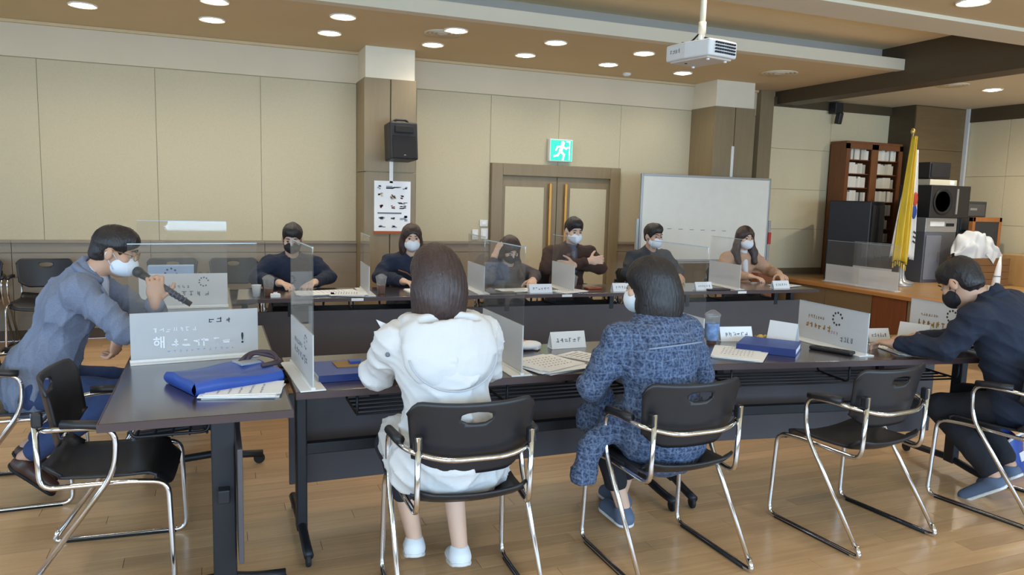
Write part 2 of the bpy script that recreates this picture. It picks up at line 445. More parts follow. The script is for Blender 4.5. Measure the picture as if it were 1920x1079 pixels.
# double door
door = struct(empty('door_1'))
fw = 0.14
MB().bb(DOOR_X0, DOOR_X0 + fw, WALL_Y - 0.07, WALL_Y, 0, DOOR_Z).build('door_frame', M_frame, door, bevel=0.006)
MB().bb(DOOR_X1 - fw, DOOR_X1, WALL_Y - 0.07, WALL_Y, 0, DOOR_Z).build('door_frame', M_frame, door, bevel=0.006)
MB().bb(DOOR_X0 + fw, DOOR_X1 - fw, WALL_Y - 0.07, WALL_Y, DOOR_Z - 0.14, DOOR_Z).build('door_frame', M_frame, door, bevel=0.006)
dm = (DOOR_X0 + DOOR_X1) / 2
M_handle = mat('brass_pull', srgb(186, 132, 60), 0.35, 0.6)
for a, b, s in ((DOOR_X0 + fw, dm - 0.004, 1), (dm + 0.004, DOOR_X1 - fw, -1)):
    lf = MB().bb(a, b, WALL_Y - 0.035, WALL_Y - 0.002, 0.01, DOOR_Z - 0.145).build('door_leaf', M_frame, door, bevel=0.003)
    ia, ib = (a + 0.04, b - 0.17) if s == 1 else (a + 0.17, b - 0.04)
    MB().bb(ia, ib, WALL_Y - 0.042, WALL_Y - 0.034, 0.15, DOOR_Z - 0.27).build('door_panel', M_panel, lf, bevel=0.003)
    hx = b - 0.10 if s == 1 else a + 0.10
    MB().bb(hx - 0.016, hx + 0.016, WALL_Y - 0.085, WALL_Y - 0.065, 0.55, DOOR_Z - 0.22).bb(hx - 0.01, hx + 0.01, WALL_Y - 0.07, WALL_Y - 0.034, 0.62, 0.66).bb(hx - 0.01, hx + 0.01, WALL_Y - 0.07, WALL_Y - 0.034, 1.5, 1.54).build('pull_handle', M_handle, lf, bevel=0.004)

# ceiling: low band along wall, cove lip, raised tray, near low band, stage ceiling
ceiling = struct(MB().bb(LEFT_X, STAGE_X, 6.38, WALL_Y, CEIL_Z, CEIL_Z + 0.04).build('ceiling', M_ceil))
MB().bb(LEFT_X, STAGE_X + 0.1, 6.30, 6.42, CEIL_Z - 0.004, CEIL_Z + 0.115).build('cove_lip', M_ceil_light, ceiling, bevel=0.004)
MB().bb(LEFT_X, STAGE_X, 6.62, 6.66, CEIL_Z + 0.04, 3.32).build('cove_riser', M_ceil_gray, ceiling)
MB().bb(LEFT_X, STAGE_X, 4.5, 6.7, 3.29, 3.34).build('raised_tray', mat('tan_tray_brightened', srgb(240, 226, 190), 0.85), ceiling)  # ceiling tan lightened to stand in for light the tray lacks
MB().bb(LEFT_X, STAGE_X, 4.42, 4.78, CEIL_Z - 0.03, 3.3).build('cove_lip', M_ceil_light, ceiling, bevel=0.004)
MB().bb(LEFT_X, STAGE_X, REAR_Y, 4.43, CEIL_Z, CEIL_Z + 0.05).build('near_soffit', M_ceil, ceiling)
MB().bb(STAGE_X + 0.2, RIGHT_X, REAR_Y, STAGE_WALL_Y, STAGE_CEIL, STAGE_CEIL + 0.05).build('stage_soffit', M_ceil_light, ceiling)
MB().bb(LEFT_X, 6.83, WALL_Y - 0.05, WALL_Y - 0.014, CEIL_Z - 0.03, CEIL_Z).build('ceiling_moulding', M_ceil, ceiling, bevel=0.005)
struct(MB().bb(STAGE_X, STAGE_X + 0.3, REAR_Y, WALL_Y - 0.02, 2.85, 3.34).build('trim_1', M_darkwood, bevel=0.004))

# left, rear and right walls (with windows) so that daylight is shaped by a real room
def wall_with_openings(name, axis, pos, a0, a1, openings, thick):
    mb = MB(); z1 = 3.36
    def seg(a, b, za, zb):
        if axis == 'y': mb.bb(a, b, pos - thick, pos, za, zb)
        else: mb.bb(pos - thick, pos, a, b, za, zb)
    cur = a0
    for c, w in sorted(openings):
        seg(cur, c - w / 2, 0, z1); seg(c - w / 2, c + w / 2, 0, WIN_Z0); seg(c - w / 2, c + w / 2, WIN_Z1, z1)
        cur = c + w / 2
    seg(cur, a1, 0, z1)
    return struct(mb.build(name, M_panel))
wall_with_openings('wall_rear', 'y', REAR_Y, LEFT_X, RIGHT_X + 0.15, WINDOWS, 0.15)
LEFT_WINDOWS = [(0.2, 1.9), (3.0, 1.9), (5.8, 1.9)]
wall_with_openings('wall_left', 'x', LEFT_X, REAR_Y, WALL_Y, LEFT_WINDOWS, 0.15)
wi = 0
for axis, lst in (('y', WINDOWS), ('x', LEFT_WINDOWS)):
    for c, w in lst:
        wi += 1
        r = struct(empty('window_%d' % wi))
        for u in (c - w / 2 + 0.03, c + 0.15 * w, c + w / 2 - 0.03):
            m_ = MB()
            if axis == 'y': m_.bb(u - 0.03, u + 0.03, REAR_Y - 0.12, REAR_Y - 0.06, WIN_Z0, WIN_Z1)
            else: m_.bb(LEFT_X - 0.12, LEFT_X - 0.06, u - 0.03, u + 0.03, WIN_Z0, WIN_Z1)
            m_.build('window_frame', M_white, r)
        m_ = MB()
        if axis == 'y': m_.bb(c - w / 2, c + w / 2, REAR_Y - 0.1, REAR_Y - 0.092, WIN_Z0, WIN_Z1)
        else: m_.bb(LEFT_X - 0.1, LEFT_X - 0.092, c - w / 2, c + w / 2, WIN_Z0, WIN_Z1)
        m_.build('pane', M_glass, r)

# ================================================================== STAGE
stage = struct(empty('trim_2'))
sb = MB().bb(STAGE_X + 0.03, RIGHT_X, REAR_Y, STAGE_WALL_Y, 0.0, STAGE_Z - 0.03).build('stage_base', M_stagefront, stage)
for k, (a, b) in enumerate([(REAR_Y, 1.8), (1.8, 3.0), (3.0, 4.1), (4.1, 5.0), (5.0, 5.99), (6.47, 7.2), (7.2, STAGE_WALL_Y - 0.06)]):
    MB().bb(STAGE_X + 0.005, STAGE_X + 0.03, a + 0.003, b - 0.003, 0.04, STAGE_Z - 0.05).build('front_panel', M_stagefront, stage, bevel=0.003)
MB().bb(STAGE_X - 0.002, STAGE_X + 0.03, 6.0, 6.46, 0.03, STAGE_Z - 0.05).build('access_panel', M_reddoor, stage, bevel=0.003)
MB().bb(STAGE_X - 0.04, STAGE_X + 0.16, REAR_Y, STAGE_WALL_Y - 0.055, STAGE_Z - 0.045, STAGE_Z).build('stage_nosing', wood('stage_nosing_oak', srgb(178, 120, 62), srgb(196, 138, 76), 0.4, 3, (8, 1, 8)), stage, bevel=0.006)
PY = 0.12
for k in range(int((STAGE_WALL_Y - 0.06 - 3.4) / PY)):
    y0 = 3.4 + k * PY
    MB().bb(STAGE_X + 0.162, RIGHT_X - 0.01, y0 + 0.001, y0 + PY - 0.001, STAGE_Z - 0.03, STAGE_Z).build('plank', M_oakstage, stage)
# stage back wall with panels in three tiers, header, corner pillar, side wall
wall_stage = struct(MB().bb(7.05, 9.25, STAGE_WALL_Y, STAGE_WALL_Y + 0.15, 0, 3.3).build('wall_stage', M_gapdark))
tiers = [(0.62, 1.17), (1.17, 1.72), (1.72, 2.27), (2.27, 2.83)]
for z0, z1 in tiers:
    for a, b in ((7.055, 8.1), (8.1, 9.19)):
        MB().bb(a + 0.003, b - 0.003, STAGE_WALL_Y - 0.02, STAGE_WALL_Y, z0 + 0.002, z1 - 0.002).build('fabric_panel', M_panel2, wall_stage, bevel=0.002)
MB().bb(7.05, 9.19, STAGE_WALL_Y - 0.05, STAGE_WALL_Y, 2.83, STAGE_CEIL).build('header_board', M_darkwood, wall_stage)
MB().bb(7.05, 9.19, STAGE_WALL_Y - 0.03, STAGE_WALL_Y, STAGE_Z, 0.62).build('skirting_board', M_stagefront, wall_stage)
pil4 = struct(MB().bb(9.19, RIGHT_X, 7.91, STAGE_WALL_Y + 0.1, STAGE_Z, STAGE_CEIL).build('pillar_4', M_darkwood))
for k in range(4):
    za = STAGE_Z + 0.6 * k
    MB().bb(9.2, RIGHT_X - 0.06, 7.895, 7.912, za + 0.003, min(za + 0.597, STAGE_CEIL)).build('cladding_panel', wood('pillar_cladding', srgb(112, 92, 62), srgb(126, 104, 72), 0.45, 2, (1, 1, 8)), pil4)
wall_right = struct(MB().bb(RIGHT_X, RIGHT_X + 0.15, REAR_Y, STAGE_WALL_Y, 0, 3.3).build('wall_right', M_gapdark))
for z0, z1 in [(0.62, 1.3), (1.3, 1.98), (1.98, 2.76)]:
    for a, b in ((7.25, 7.88), (6.3, 7.25), (5.3, 6.3), (4.3, 5.3)):
        MB().bb(RIGHT_X - 0.02, RIGHT_X, a + 0.003, b - 0.003, z0 + 0.002, z1 - 0.002).build('fabric_panel', M_panel2, wall_right, bevel=0.002)
MB().bb(RIGHT_X - 0.05, RIGHT_X, REAR_Y, 7.89, 2.76, STAGE_CEIL).build('header_board', M_darkwood, wall_right)
MB().bb(RIGHT_X - 0.07, RIGHT_X - 0.035, 7.84, 7.9, STAGE_Z, STAGE_CEIL).build('conduit', M_white, wall_right)

# ================================================================== CEILING AND WALL FITTINGS
M_lens = emit('lamp_lens', (1.0, 0.95, 0.86), 26.0)
M_trimring = mat('white_lamp_ring', srgb(232, 228, 216), 0.4)
ORD = ['first', 'second', 'third', 'fourth', 'fifth', 'sixth', 'seventh', 'eighth', 'ninth']
_ring = MB().lathe([(0.055, 0.0), (0.078, -0.008), (0.082, -0.004), (0.082, 0.0)], n=24, capb=False, capt=False).mesh('lamp_ring')
_ring.materials.append(M_trimring)
_lens = MB().lathe([(0.001, -0.016), (0.035, -0.013), (0.057, -0.004), (0.057, 0.0)], n=24, capb=False).mesh('lamp_lens')
_lens.materials.append(M_lens)
_lampdata = bpy.data.lights.new('downlight_lamp', 'SPOT')
_lampdata.energy = DOWN_POWER; _lampdata.spot_size = 2.5; _lampdata.spot_blend = 0.8; _lampdata.color = (1.0, 0.90, 0.74); _lampdata.shadow_soft_size = 0.06
_stagelamp = _lampdata.copy(); _stagelamp.energy = DOWN_POWER * 4.2; _stagelamp.spot_size = 2.95
def downlight(x, y, z, label, group=None, data=None):
    r = empty('downlight', (x, y, z))
    for nm, me in (('ring', _ring), ('lens', _lens)):
        o = bpy.data.objects.new(nm, me); COL.objects.link(o); o.parent = r; o.scale = (1.4, 1.4, 1.4)
    l = bpy.data.objects.new('downlight_lamp', data or _lampdata); COL.objects.link(l); l.parent = r; l.location = (0, 0, -0.03)
    tag(r, label, 'ceiling light', group)
rowB = [-1.98, -0.99, 0.02, 1.06, 2.09, 3.12, 4.15, 5.17]
rowA = [-0.97, 0.04, 1.07, 2.10, 3.13, 4.15]
for k, x in enumerate(reversed(rowB)):
    downlight(x, 7.42 + 0.045 * (x + 1), CEIL_Z, '%s recessed downlight from stage end in the row beside the pale frieze' % ORD[k], 'downlights in the low ceiling')
for k, x in enumerate(reversed(rowA)):
    downlight(x, 6.73 + 0.04 * x, CEIL_Z, '%s recessed downlight from stage end in the row beside the raised ceiling' % ORD[k], 'downlights in the low ceiling')
for k, (x, y) in enumerate([(5.18, 4.05), (3.1, 4.0), (1.0, 4.0), (-1.1, 4.0), (5.18, 2.2), (3.1, 2.0), (1.0, 2.0), (-1.1, 2.0)]):
    downlight(x, y, CEIL_Z, 'recessed downlight of the near ceiling beside the dark stage beam' if k == 0 else '%s near-ceiling downlight from the stage beam, %s row from the raised ceiling' % (ORD[k % 4], 'first' if k < 4 else 'second'), 'downlights of the near ceiling')
downlight(8.72, 6.45, STAGE_CEIL, 'round recessed downlight in the cream ceiling above the stage', None, _stagelamp)
for y, w_ in ((4.9, 'second'), (3.3, 'third')):  # unseen lamps added to brighten the stage
    downlight(8.72, y, STAGE_CEIL, '%s added ceiling lamp brightening the stage, counted from the sound rack' % w_, 'added unseen stage lamps', _stagelamp)

def round_vent(x, y, z, r, label):
    o = empty('ceiling_vent', (x, y, z))
    for k in range(4):
        rr = r * (1 - 0.23 * k)
        MB().lathe([(rr * 0.86, 0.0), (rr, -0.012), (rr * 1.02, 0.0)], n=28, capb=False, capt=False).build('vent_ring', M_ceil_light, o, smooth=True)
    tag(o, label, 'vent')
round_vent(2.03, 7.0, CEIL_Z, 0.17, 'round ceiling air vent between the downlights above the first pillar')
round_vent(6.12, 7.15, CEIL_Z, 0.20, 'round ceiling air vent near the dark beam above the whiteboard')
round_vent(8.05, 6.45, STAGE_CEIL, 0.17, 'round air vent in the cream stage ceiling')
sd = empty('smoke_detector', (4.62, 8.05, CEIL_Z)); tag(sd, 'small round smoke detector on low ceiling above the double door', 'detector')
MB().lathe([(0.05, 0), (0.052, -0.02), (0.03, -0.036), (0.001, -0.038)], n=20).build('housing', M_white, sd, smooth=True)
# slot marks on the raised tray: three pairs of small access hatches
for k, x in enumerate((4.55, 5.25, 5.95)):
    o = empty('access_hatch', (x, 5.35 + 0.02 * k, 3.29)); tag(o, '%s small access hatch from projector side in the raised tan ceiling' % ORD[k], 'hatch', 'hatches in the raised ceiling')
    MB().bb(-0.09, 0.09, -0.05, 0.05, -0.006, 0).build('hatch_plate', M_ceil, o, bevel=0.002)
    MB().lathe([(0.012, 0), (0.012, -0.008), (0.001, -0.008)], (0.05, 0.02, -0.006), 12).build('latch', M_blackm, o)

# projector
pj = empty('projector', (2.95, 4.2, 2.475), math.radians(-78)); pj.scale = (0.8, 0.8, 0.8); tag(pj, 'white ceiling projector hanging from a cream pole', 'projector')
MB().prism([(-0.235, -0.16), (0.0, -0.185), (0.235, -0.16), (0.25, 0.0), (0.235, 0.16), (-0.235, 0.16), (-0.25, 0.0)], -0.065, 0.065).build('body', M_white, pj, bevel=0.018, seg=3)
MB().bb(-0.2, 0.2, -0.14, 0.14, -0.078, -0.062).build('underside_cover', mat('pale_grey_plastic', srgb(206, 200, 190), 0.5), pj, bevel=0.008)
vent = MB()
for i in range(9):
    for j in range(4):
        vent.box((0.252, -0.10 + i * 0.026, -0.036 + j * 0.024), (0.012, 0.016, 0.014))
v = vent.build('exhaust_grille', M_inkd, pj)
MB().lathe([(0.04, 0), (0.04, 0.03), (0.03, 0.035)], (-0.12, 0.165, 0.0), 20, rotx(-PI / 2)).build('lens_barrel', M_blackp, pj, smooth=True)
MB().lathe([(0.011, 0), (0.011, -0.004), (0.001, -0.004)], (-0.1, -0.06, -0.078), 14).build('sensor', M_inkd, pj)
for q in ((-0.17, 0.1), (0.17, 0.1), (0.17, -0.1)):
    MB().lathe([(0.014, 0), (0.012, -0.014), (0.001, -0.014)], (q[0], q[1], -0.076), 12).build('foot', M_white, pj)
MB().bb(-0.07, 0.07, -0.07, 0.07, 0.065, 0.085).box((0, 0, 0.11), (0.03, 0.05, 0.06)).build('mount_bracket', M_white, pj, bevel=0.004)
for s in (-1, 1):
    MB().box((s * 0.07, 0.02, 0.1), (0.16, 0.018, 0.014), roty(s * 0.35)).build('mount_arm', M_blackm, pj)
MB().tube(fillet([(-0.02, 0.0, 0.16), (-0.14, 0.02, 0.1), (-0.26, 0.02, 0.12), (-0.16, 0.1, 0.09), (-0.05, 0.12, 0.07)], 0.05), 0.007, 8).build('cable', M_rubber, pj, smooth=True)
MB().tube([(0, 0, 0.12), (0, 0, 0.72)], 0.024, 16).build('ceiling_pole', M_ceil_light, pj, smooth=True)
MB().tube([(0, 0, 0.15), (0, 0, 0.24)], 0.031, 16).build('pole_collar', M_ceil_light, pj, smooth=True)

# wall loudspeaker on first pillar
sp = empty('wall_speaker', (1.80, 7.72, 2.04), math.radians(8)); tag(sp, 'black wall loudspeaker tilted down on the wooden pillar above a poster', 'speaker')
Rt = rotx(math.radians(-6))
MB().prism([(-0.135, 0.10), (-0.15, -0.12), (0.15, -0.12), (0.135, 0.10)], -0.19, 0.19, Rt).build('cabinet', M_blackp, sp, bevel=0.015)
MB().box((0, -0.128, -0.05), (0.25, 0.012, 0.23), Rt).build('woofer_grille', mat('speaker_grille', srgb(26, 26, 30), 0.75, bump=0.4, bscale=500), sp, bevel=0.004)
MB().box((0, -0.124, 0.125), (0.2, 0.014, 0.07), Rt).build('horn_recess', M_rubber, sp, bevel=0.006)
MB().lathe([(0.016, 0), (0.016, -0.006), (0.001, -0.006)], (0, -0.137, -0.145), 14, rotx(PI / 2) @ rotx(PI)).build('badge', M_silver, sp)
MB().tube(fillet([(-0.09, 0.0, 0.19), (-0.06, -0.02, 0.225), (0.06, -0.02, 0.225), (0.09, 0.0, 0.19)], 0.03), 0.012, 8).build('carry_handle', M_blackp, sp, smooth=True)
MB().bb(-0.03, 0.03, 0.08, 0.21, -0.05, 0.05).build('wall_bracket', M_blackm, sp, bevel=0.004)
cd = MB().bb(1.735, 1.775, 7.915, 7.93, 1.62, 1.88).build('cable_trunking', M_white, bevel=0.003); tag(cd, 'white cable trunking under the black wall loudspeaker', 'trunking')
cd = MB().bb(6.07, 6.105, 7.865, 7.88, 1.30, 2.22).build('cable_trunking', M_white, bevel=0.003); tag(cd, 'white cable trunking on the pillar behind the whiteboard', 'trunking')
# poster
po = MB().bb(1.575, 1.965, 7.915, 7.929, 1.115, 1.645).build('poster', M_paper); tag(po, 'white health notice poster with small pictures on the wooden pillar', 'poster')
PX0, PZ1 = 1.575, 1.645
def pdot(u, v, w, h, m, nm='printed_picture'):
    MB().lathe([(1, 0), (1, 0.002), (0.001, 0.002)], (0, 0, 0), 14).build(nm, m, po, loc=(PX0 + u * 0.39, 7.915, PZ1 - v * 0.53))
    o = po.children[-1] if False else [c for c in bpy.data.objects if c.parent == po][-1]
    return o
def pmark(u, v, w, h, m, nm='printed_picture', blob=True):
    mb = MB(); rnd = random.Random(int(u * 97 + v * 991))
    if blob:
        for _ in range(5):
            mb.box((PX0 + (u + rnd.uniform(-.5, .5) * w) * 0.39, 7.9143, PZ1 - (v + rnd.uniform(-.5, .5) * h) * 0.53), (w * 0.39 * 0.5, 0.0012, h * 0.53 * 0.45))
    else: mb.box((PX0 + u * 0.39, 7.9143, PZ1 - v * 0.53), (w * 0.39, 0.0012, h * 0.53))
    return mb.build(nm, m, po)
M_pg = mat('poster_grey', srgb(150, 160, 176), 0.8); M_pr = mat('poster_mauve', srgb(140, 90, 100), 0.8); M_pt = mat('poster_sand', srgb(206, 196, 178), 0.8)
for u, v, w, h, m in [(.13, .13, .1, .06, M_pg), (.15, .26, .12, .08, M_pt), (.5, .12, .34, .035, M_ink), (.85, .13, .1, .06, M_pg), (.5, .33, .14, .08, M_pt), (.52, .3, .08, .05, M_pr), (.79, .32, .1, .06, M_pr), (.78, .44, .22, .03, M_inkd),
                      (.2, .5, .1, .07, M_pr), (.5, .52, .1, .05, M_pr), (.8, .52, .16, .05, M_inkd), (.23, .73, .16, .07, M_pg), (.52, .73, .1, .06, M_pg), (.8, .74, .17, .1, M_pg), (.23, .9, .16, .05, M_pg), (.55, .9, .14, .05, M_pg)]:
    pmark(u, v, w, h, m)
pmark(.42, .64, .66, .03, M_ink, 'printed_heading', False); pmark(.42, .14, .2, .03, M_inkd, 'printed_heading', False)
MB().bb(1.575, 1.965, 7.9135, 7.915, 1.085, 1.115).build('footer_band', mat('poster_footer', srgb(168, 86, 44), 0.8), po)

# exit sign above the door
ex = empty('exit_sign', (3.915, WALL_Y - 0.02, 2.085)); tag(ex, 'lit green running-person emergency exit sign above the double door', 'exit sign')
MB().bb(-0.155, 0.155, -0.07, 0.0, -0.135, 0.135).build('housing', M_white, ex, bevel=0.008)
MB().bb(-0.14, 0.14, -0.0745, -0.069, -0.12, 0.12).build('lit_face', emit('exit_green', srgb(40, 200, 150), 1.6), ex)
M_exw = emit('exit_white', (0.95, 1.0, 0.97), 1.8)
pic = MB()
y_ = -0.0755
pic.lathe([(0.024, 0), (0.024, 0.002), (0.001, 0.002)], (0.015, y_, 0.085), 16, rotx(PI / 2))
def seg2(m_, a, b, w):
    a = np.array(a); b = np.array(b); d = b - a; L_ = np.linalg.norm(d); ang = math.atan2(d[1], d[0])
    m_.box(((a[0] + b[0]) / 2, y_, (a[1] + b[1]) / 2), (L_ + w * 0.6, 0.002, w), roty(-ang))
for a, b, w in (((0.01, 0.055), (-0.015, -0.01), 0.042), ((0.01, 0.05), (0.06, 0.02), 0.02), ((0.06, 0.02), (0.085, 0.04), 0.018), ((0.005, 0.05), (-0.055, 0.04), 0.02), ((-0.055, 0.04), (-0.075, 0.0), 0.018),
                ((-0.012, -0.01), (0.035, -0.05), 0.026), ((0.035, -0.05), (0.02, -0.11), 0.022), ((-0.018, -0.012), (-0.05, -0.06), 0.026), ((-0.05, -0.06), (-0.1, -0.07), 0.022)):
    seg2(pic, a, b, w)
pic.build('running_figure', M_exw, ex)
MB().bb(0.1, 0.112, -0.0765, -0.0745, -0.11, 0.11).bb(0.06, 0.112, -0.0765, -0.0745, 0.1, 0.112).build('doorway_symbol', M_exw, ex)

# switch plates beside the door
for k, (x, z, w, h, lb) in enumerate([(2.86, 1.06, 0.075, 0.12, 'white single light switch plate beside the door, nearest the pillar'), (2.975, 1.07, 0.09, 0.13, 'white double light switch plate beside the door frame'), (2.965, 1.195, 0.1, 0.075, 'small white control box above the light switches by the door')]):
    o = empty('switch_plate', (x, WALL_Y - 0.02, z)); tag(o, lb, 'switch')
    MB().bb(-w / 2, w / 2, -0.014, 0, -h / 2, h / 2).build('plate', M_white, o, bevel=0.004)
    MB().bb(-w / 4, w / 4, -0.02, -0.013, -h / 4, h / 4).build('rocker', M_paper, o, bevel=0.002)

# whiteboard on stand
wbY = 7.7
wb = empty('whiteboard', (5.62, wbY, 0)); tag(wb, 'large mobile whiteboard on a metal stand beside the double door', 'whiteboard')
W2, Z0, Z1 = 0.93, 0.80, 1.815
MB().bb(-W2, W2, -0.012, 0.012, Z0, Z1).build('writing_surface', mat('enamel_white', srgb(230, 230, 222), 0.16, var=0.01, coat=0.4), wb)
for a in ((-W2 - 0.015, -W2 + 0.012, Z0 - 0.015, Z1 + 0.015), (W2 - 0.012, W2 + 0.015, Z0 - 0.015, Z1 + 0.015), (-W2, W2, Z0 - 0.015, Z0 + 0.012), (-W2, W2, Z1 - 0.012, Z1 + 0.015)):
    MB().bb(a[0], a[1], -0.018, 0.018, a[2], a[3]).build('board_frame', M_silver, wb, bevel=0.003)
MB().bb(-W2 + 0.1, W2 - 0.1, -0.07, -0.015, Z0 - 0.03, Z0 - 0.018).build('pen_tray', M_silver, wb)
for s in (-1, 1):
    MB().bb(s * (W2 + 0.04) - 0.017, s * (W2 + 0.04) + 0.017, -0.017, 0.017, 0.1, 1.3).build('stand_post', M_silver, wb, bevel=0.003)
    MB().bb(s * (W2 + 0.04) - 0.017, s * (W2 + 0.04) + 0.017, -0.28, 0.25, 0.06, 0.1).build('stand_foot', M_silver, wb, bevel=0.003)
    for yy in (-0.26, 0.23):
        MB().lathe([(0.028, -0.011), (0.028, 0.011)], (s * (W2 + 0.04), yy, 0.028), 14, roty(PI / 2)).build('caster', M_rubber, wb)
MB().bb(-W2 - 0.04, W2 + 0.04, -0.015, 0.015, 0.22, 0.25).build('stand_crossbar', M_silver, wb)
MB().bb(W2 + 0.02, W2 + 0.06, -0.03, -0.018, 1.0, 1.15).build('clamp_strip', M_inkred, wb)
for k in range(6):
    MB().bb(-0.56 + k * 0.16, -0.5 + k * 0.16, -0.0135, -0.0122, 1.18 - 0.004 * k, 1.186 - 0.004 * k).build('pen_mark', M_ink, wb)
bx = empty('wooden_cabinet', (5.93, 7.02, 0)); tag(bx, 'low orange-brown wooden cabinet behind the woman in beige coat', 'cabinet')
MB().bb(-0.13, 0.13, -0.12, 0.14, 0.0, 0.72).build('body', M_reddoor, bx, bevel=0.006)
MB().bb(-0.115, 0.115, -0.135, -0.12, 0.05, 0.69).build('door', M_reddoor, bx, bevel=0.004)
MB().bb(0.08, 0.095, -0.15, -0.135, 0.42, 0.52).build('handle', M_silver, bx)

# small speaker under stage header
s2 = empty('wall_speaker', (8.07, 8.22, 2.78)); tag(s2, 'small black speaker hanging below the dark header over the stage wall', 'speaker')
MB().bb(-0.07, 0.07, -0.05, 0.08, 0.0, 0.15).build('bracket_box', M_blackp, s2, bevel=0.008)
MB().box((0.03, -0.02, -0.06), (0.07, 0.08, 0.16), rotx(0.2)).build('horn', M_blackp, s2, bevel=0.012)

# ================================================================== TABLES
CASTER = MB().lathe([(0.026, -0.01), (0.03, -0.006), (0.03, 0.006), (0.026, 0.01)], (0, 0, 0.03), 16, roty(PI / 2))
def make_table(label, loc, rz, Lg, D, insets, modesty, post_y, sticker=False, mod_z=(0.17, 0.60), group=None, post_w=(0.045, 0.07)):
    t = empty('folding_table', loc, rz); tag(t, label, 'table', group)
    top = MB().bb(0.002, Lg - 0.002, 0, D, 0.709, 0.735).build('tabletop', M_top, t, bevel=0.004)
    e = MB().bb(0.0, Lg, -0.004, 0.0, 0.706, 0.733).bb(0.0, Lg, D, D + 0.004, 0.706, 0.733).bb(-0.0, 0.004, 0, D, 0.706, 0.733).bb(Lg - 0.004, Lg, 0, D, 0.706, 0.733)
    e.build('edge_band', M_edge, top)
    MB().bb(0.05, Lg - 0.05, post_y - 0.02, post_y + 0.02, 0.39, 0.44).build('cross_beam', M_blackm, t, bevel=0.004)
    if modesty is not None:
        MB().bb(0.015, Lg - 0.015, modesty - 0.009, modesty + 0.009, mod_z[0], mod_z[1]).build('modesty_panel', M_modesty, t, bevel=0.003)
        for xx in (Lg * 0.22, Lg * 0.78):
            MB().bb(xx - 0.02, xx + 0.02, modesty - 0.035, modesty + 0.012, mod_z[1] - 0.04, 0.709).build('panel_hinge', M_blackm, t, bevel=0.003)
    for ins in insets:
        lg = MB().bb(ins - post_w[0] / 2, ins + post_w[0] / 2, post_y - post_w[1] / 2, post_y + post_w[1] / 2, 0.055, 0.70).build('leg', M_blackm, t, bevel=0.006)
        ft = MB().tube(fillet([(ins, 0.0, 0.055), (ins, 0.12, 0.06), (ins, post_y, 0.08), (ins, D - 0.14, 0.06), (ins, D - 0.02, 0.055)], 0.08), [0.02] * 20, 10).build('foot', M_blackm, lg, smooth=True)
        for yy in (0.02, D - 0.04):
            MB().add(np.array(CASTER.v) + (ins, yy, 0), CASTER.f).build('caster', M_rubber, lg)
        MB().bb(ins - 0.02, ins + 0.02, post_y - 0.2, post_y + 0.2, 0.685, 0.709).build('top_bracket', M_blackm, lg, bevel=0.003)
    sh = MB()
    for k in range(5):
        sh.tube([(0.25, 0.09 + 0.06 * k, 0.60), (Lg - 0.25, 0.09 + 0.06 * k, 0.60)], 0.005, 6)
    for xx in (0.25, Lg * 0.5, Lg - 0.25):
        sh.tube(fillet([(xx, 0.07, 0.70), (xx, 0.07, 0.605), (xx, 0.34, 0.605), (xx, 0.34, 0.70)], 0.03), 0.006, 6)
    sh.build('wire_shelf', M_blackm, t, smooth=True)
    if sticker:
        MB().bb(Lg * 0.5 - 0.045, Lg * 0.5 + 0.045, D + 0.004, D + 0.006, 0.709, 0.73).build('label_sticker', M_paper, t)
    return t
T1_X0, T1_Y = 0.285, 2.955
make_table('dark walnut folding table in front of the woman in white parka', (T1_X0, T1_Y, 0), 0, 1.83, 0.66, (0.045, 1.785), 0.50, 0.27)
T2_A = math.radians(-9)
make_table('dark walnut folding table in front of the man in navy suit', (2.135, 2.965, 0), T2_A, 1.85, 0.66, (0.05, 1.80), 0.50, 0.27)
make_table('dark walnut folding table end on, beside the empty side-facing chair', (-0.37, 4.52, 0), -PI / 2, 1.80, 0.62, (0.26, 1.68), 0.44, 0.385, post_w=(0.05, 0.082))
make_table('dark walnut folding table beyond the frosted slogan divider', (-0.50, 6.34, 0), -PI / 2, 1.79, 0.60, (0.26, 1.53), 0.44, 0.385)
BA = math.atan2(5.39 - 5.63, 5.23 - 0.135); bu = np.array([math.cos(BA), math.sin(BA), 0]); bv = np.array([-math.sin(BA), math.cos(BA), 0])
BL, BD = 1.70, 0.60
def back_pt(s, d, z=0.735):      # s along the far row from its west end, d from its camera-side edge
    p = np.array([0.135, 5.63, 0]) + bu * s + bv * d; return (float(p[0]), float(p[1]), z)
for k, lb in enumerate(('dark far-row table facing the man in navy jacket', 'dark far-row table facing the man in brown jacket', 'dark far-row table facing the woman in beige coat')):
    p = back_pt((k + 1) * 1.705, BD, 0)
    make_table(lb, p, PI + BA, BL, BD, (0.05, BL - 0.05), 0.46, 0.27, True, (0.20, 0.62))

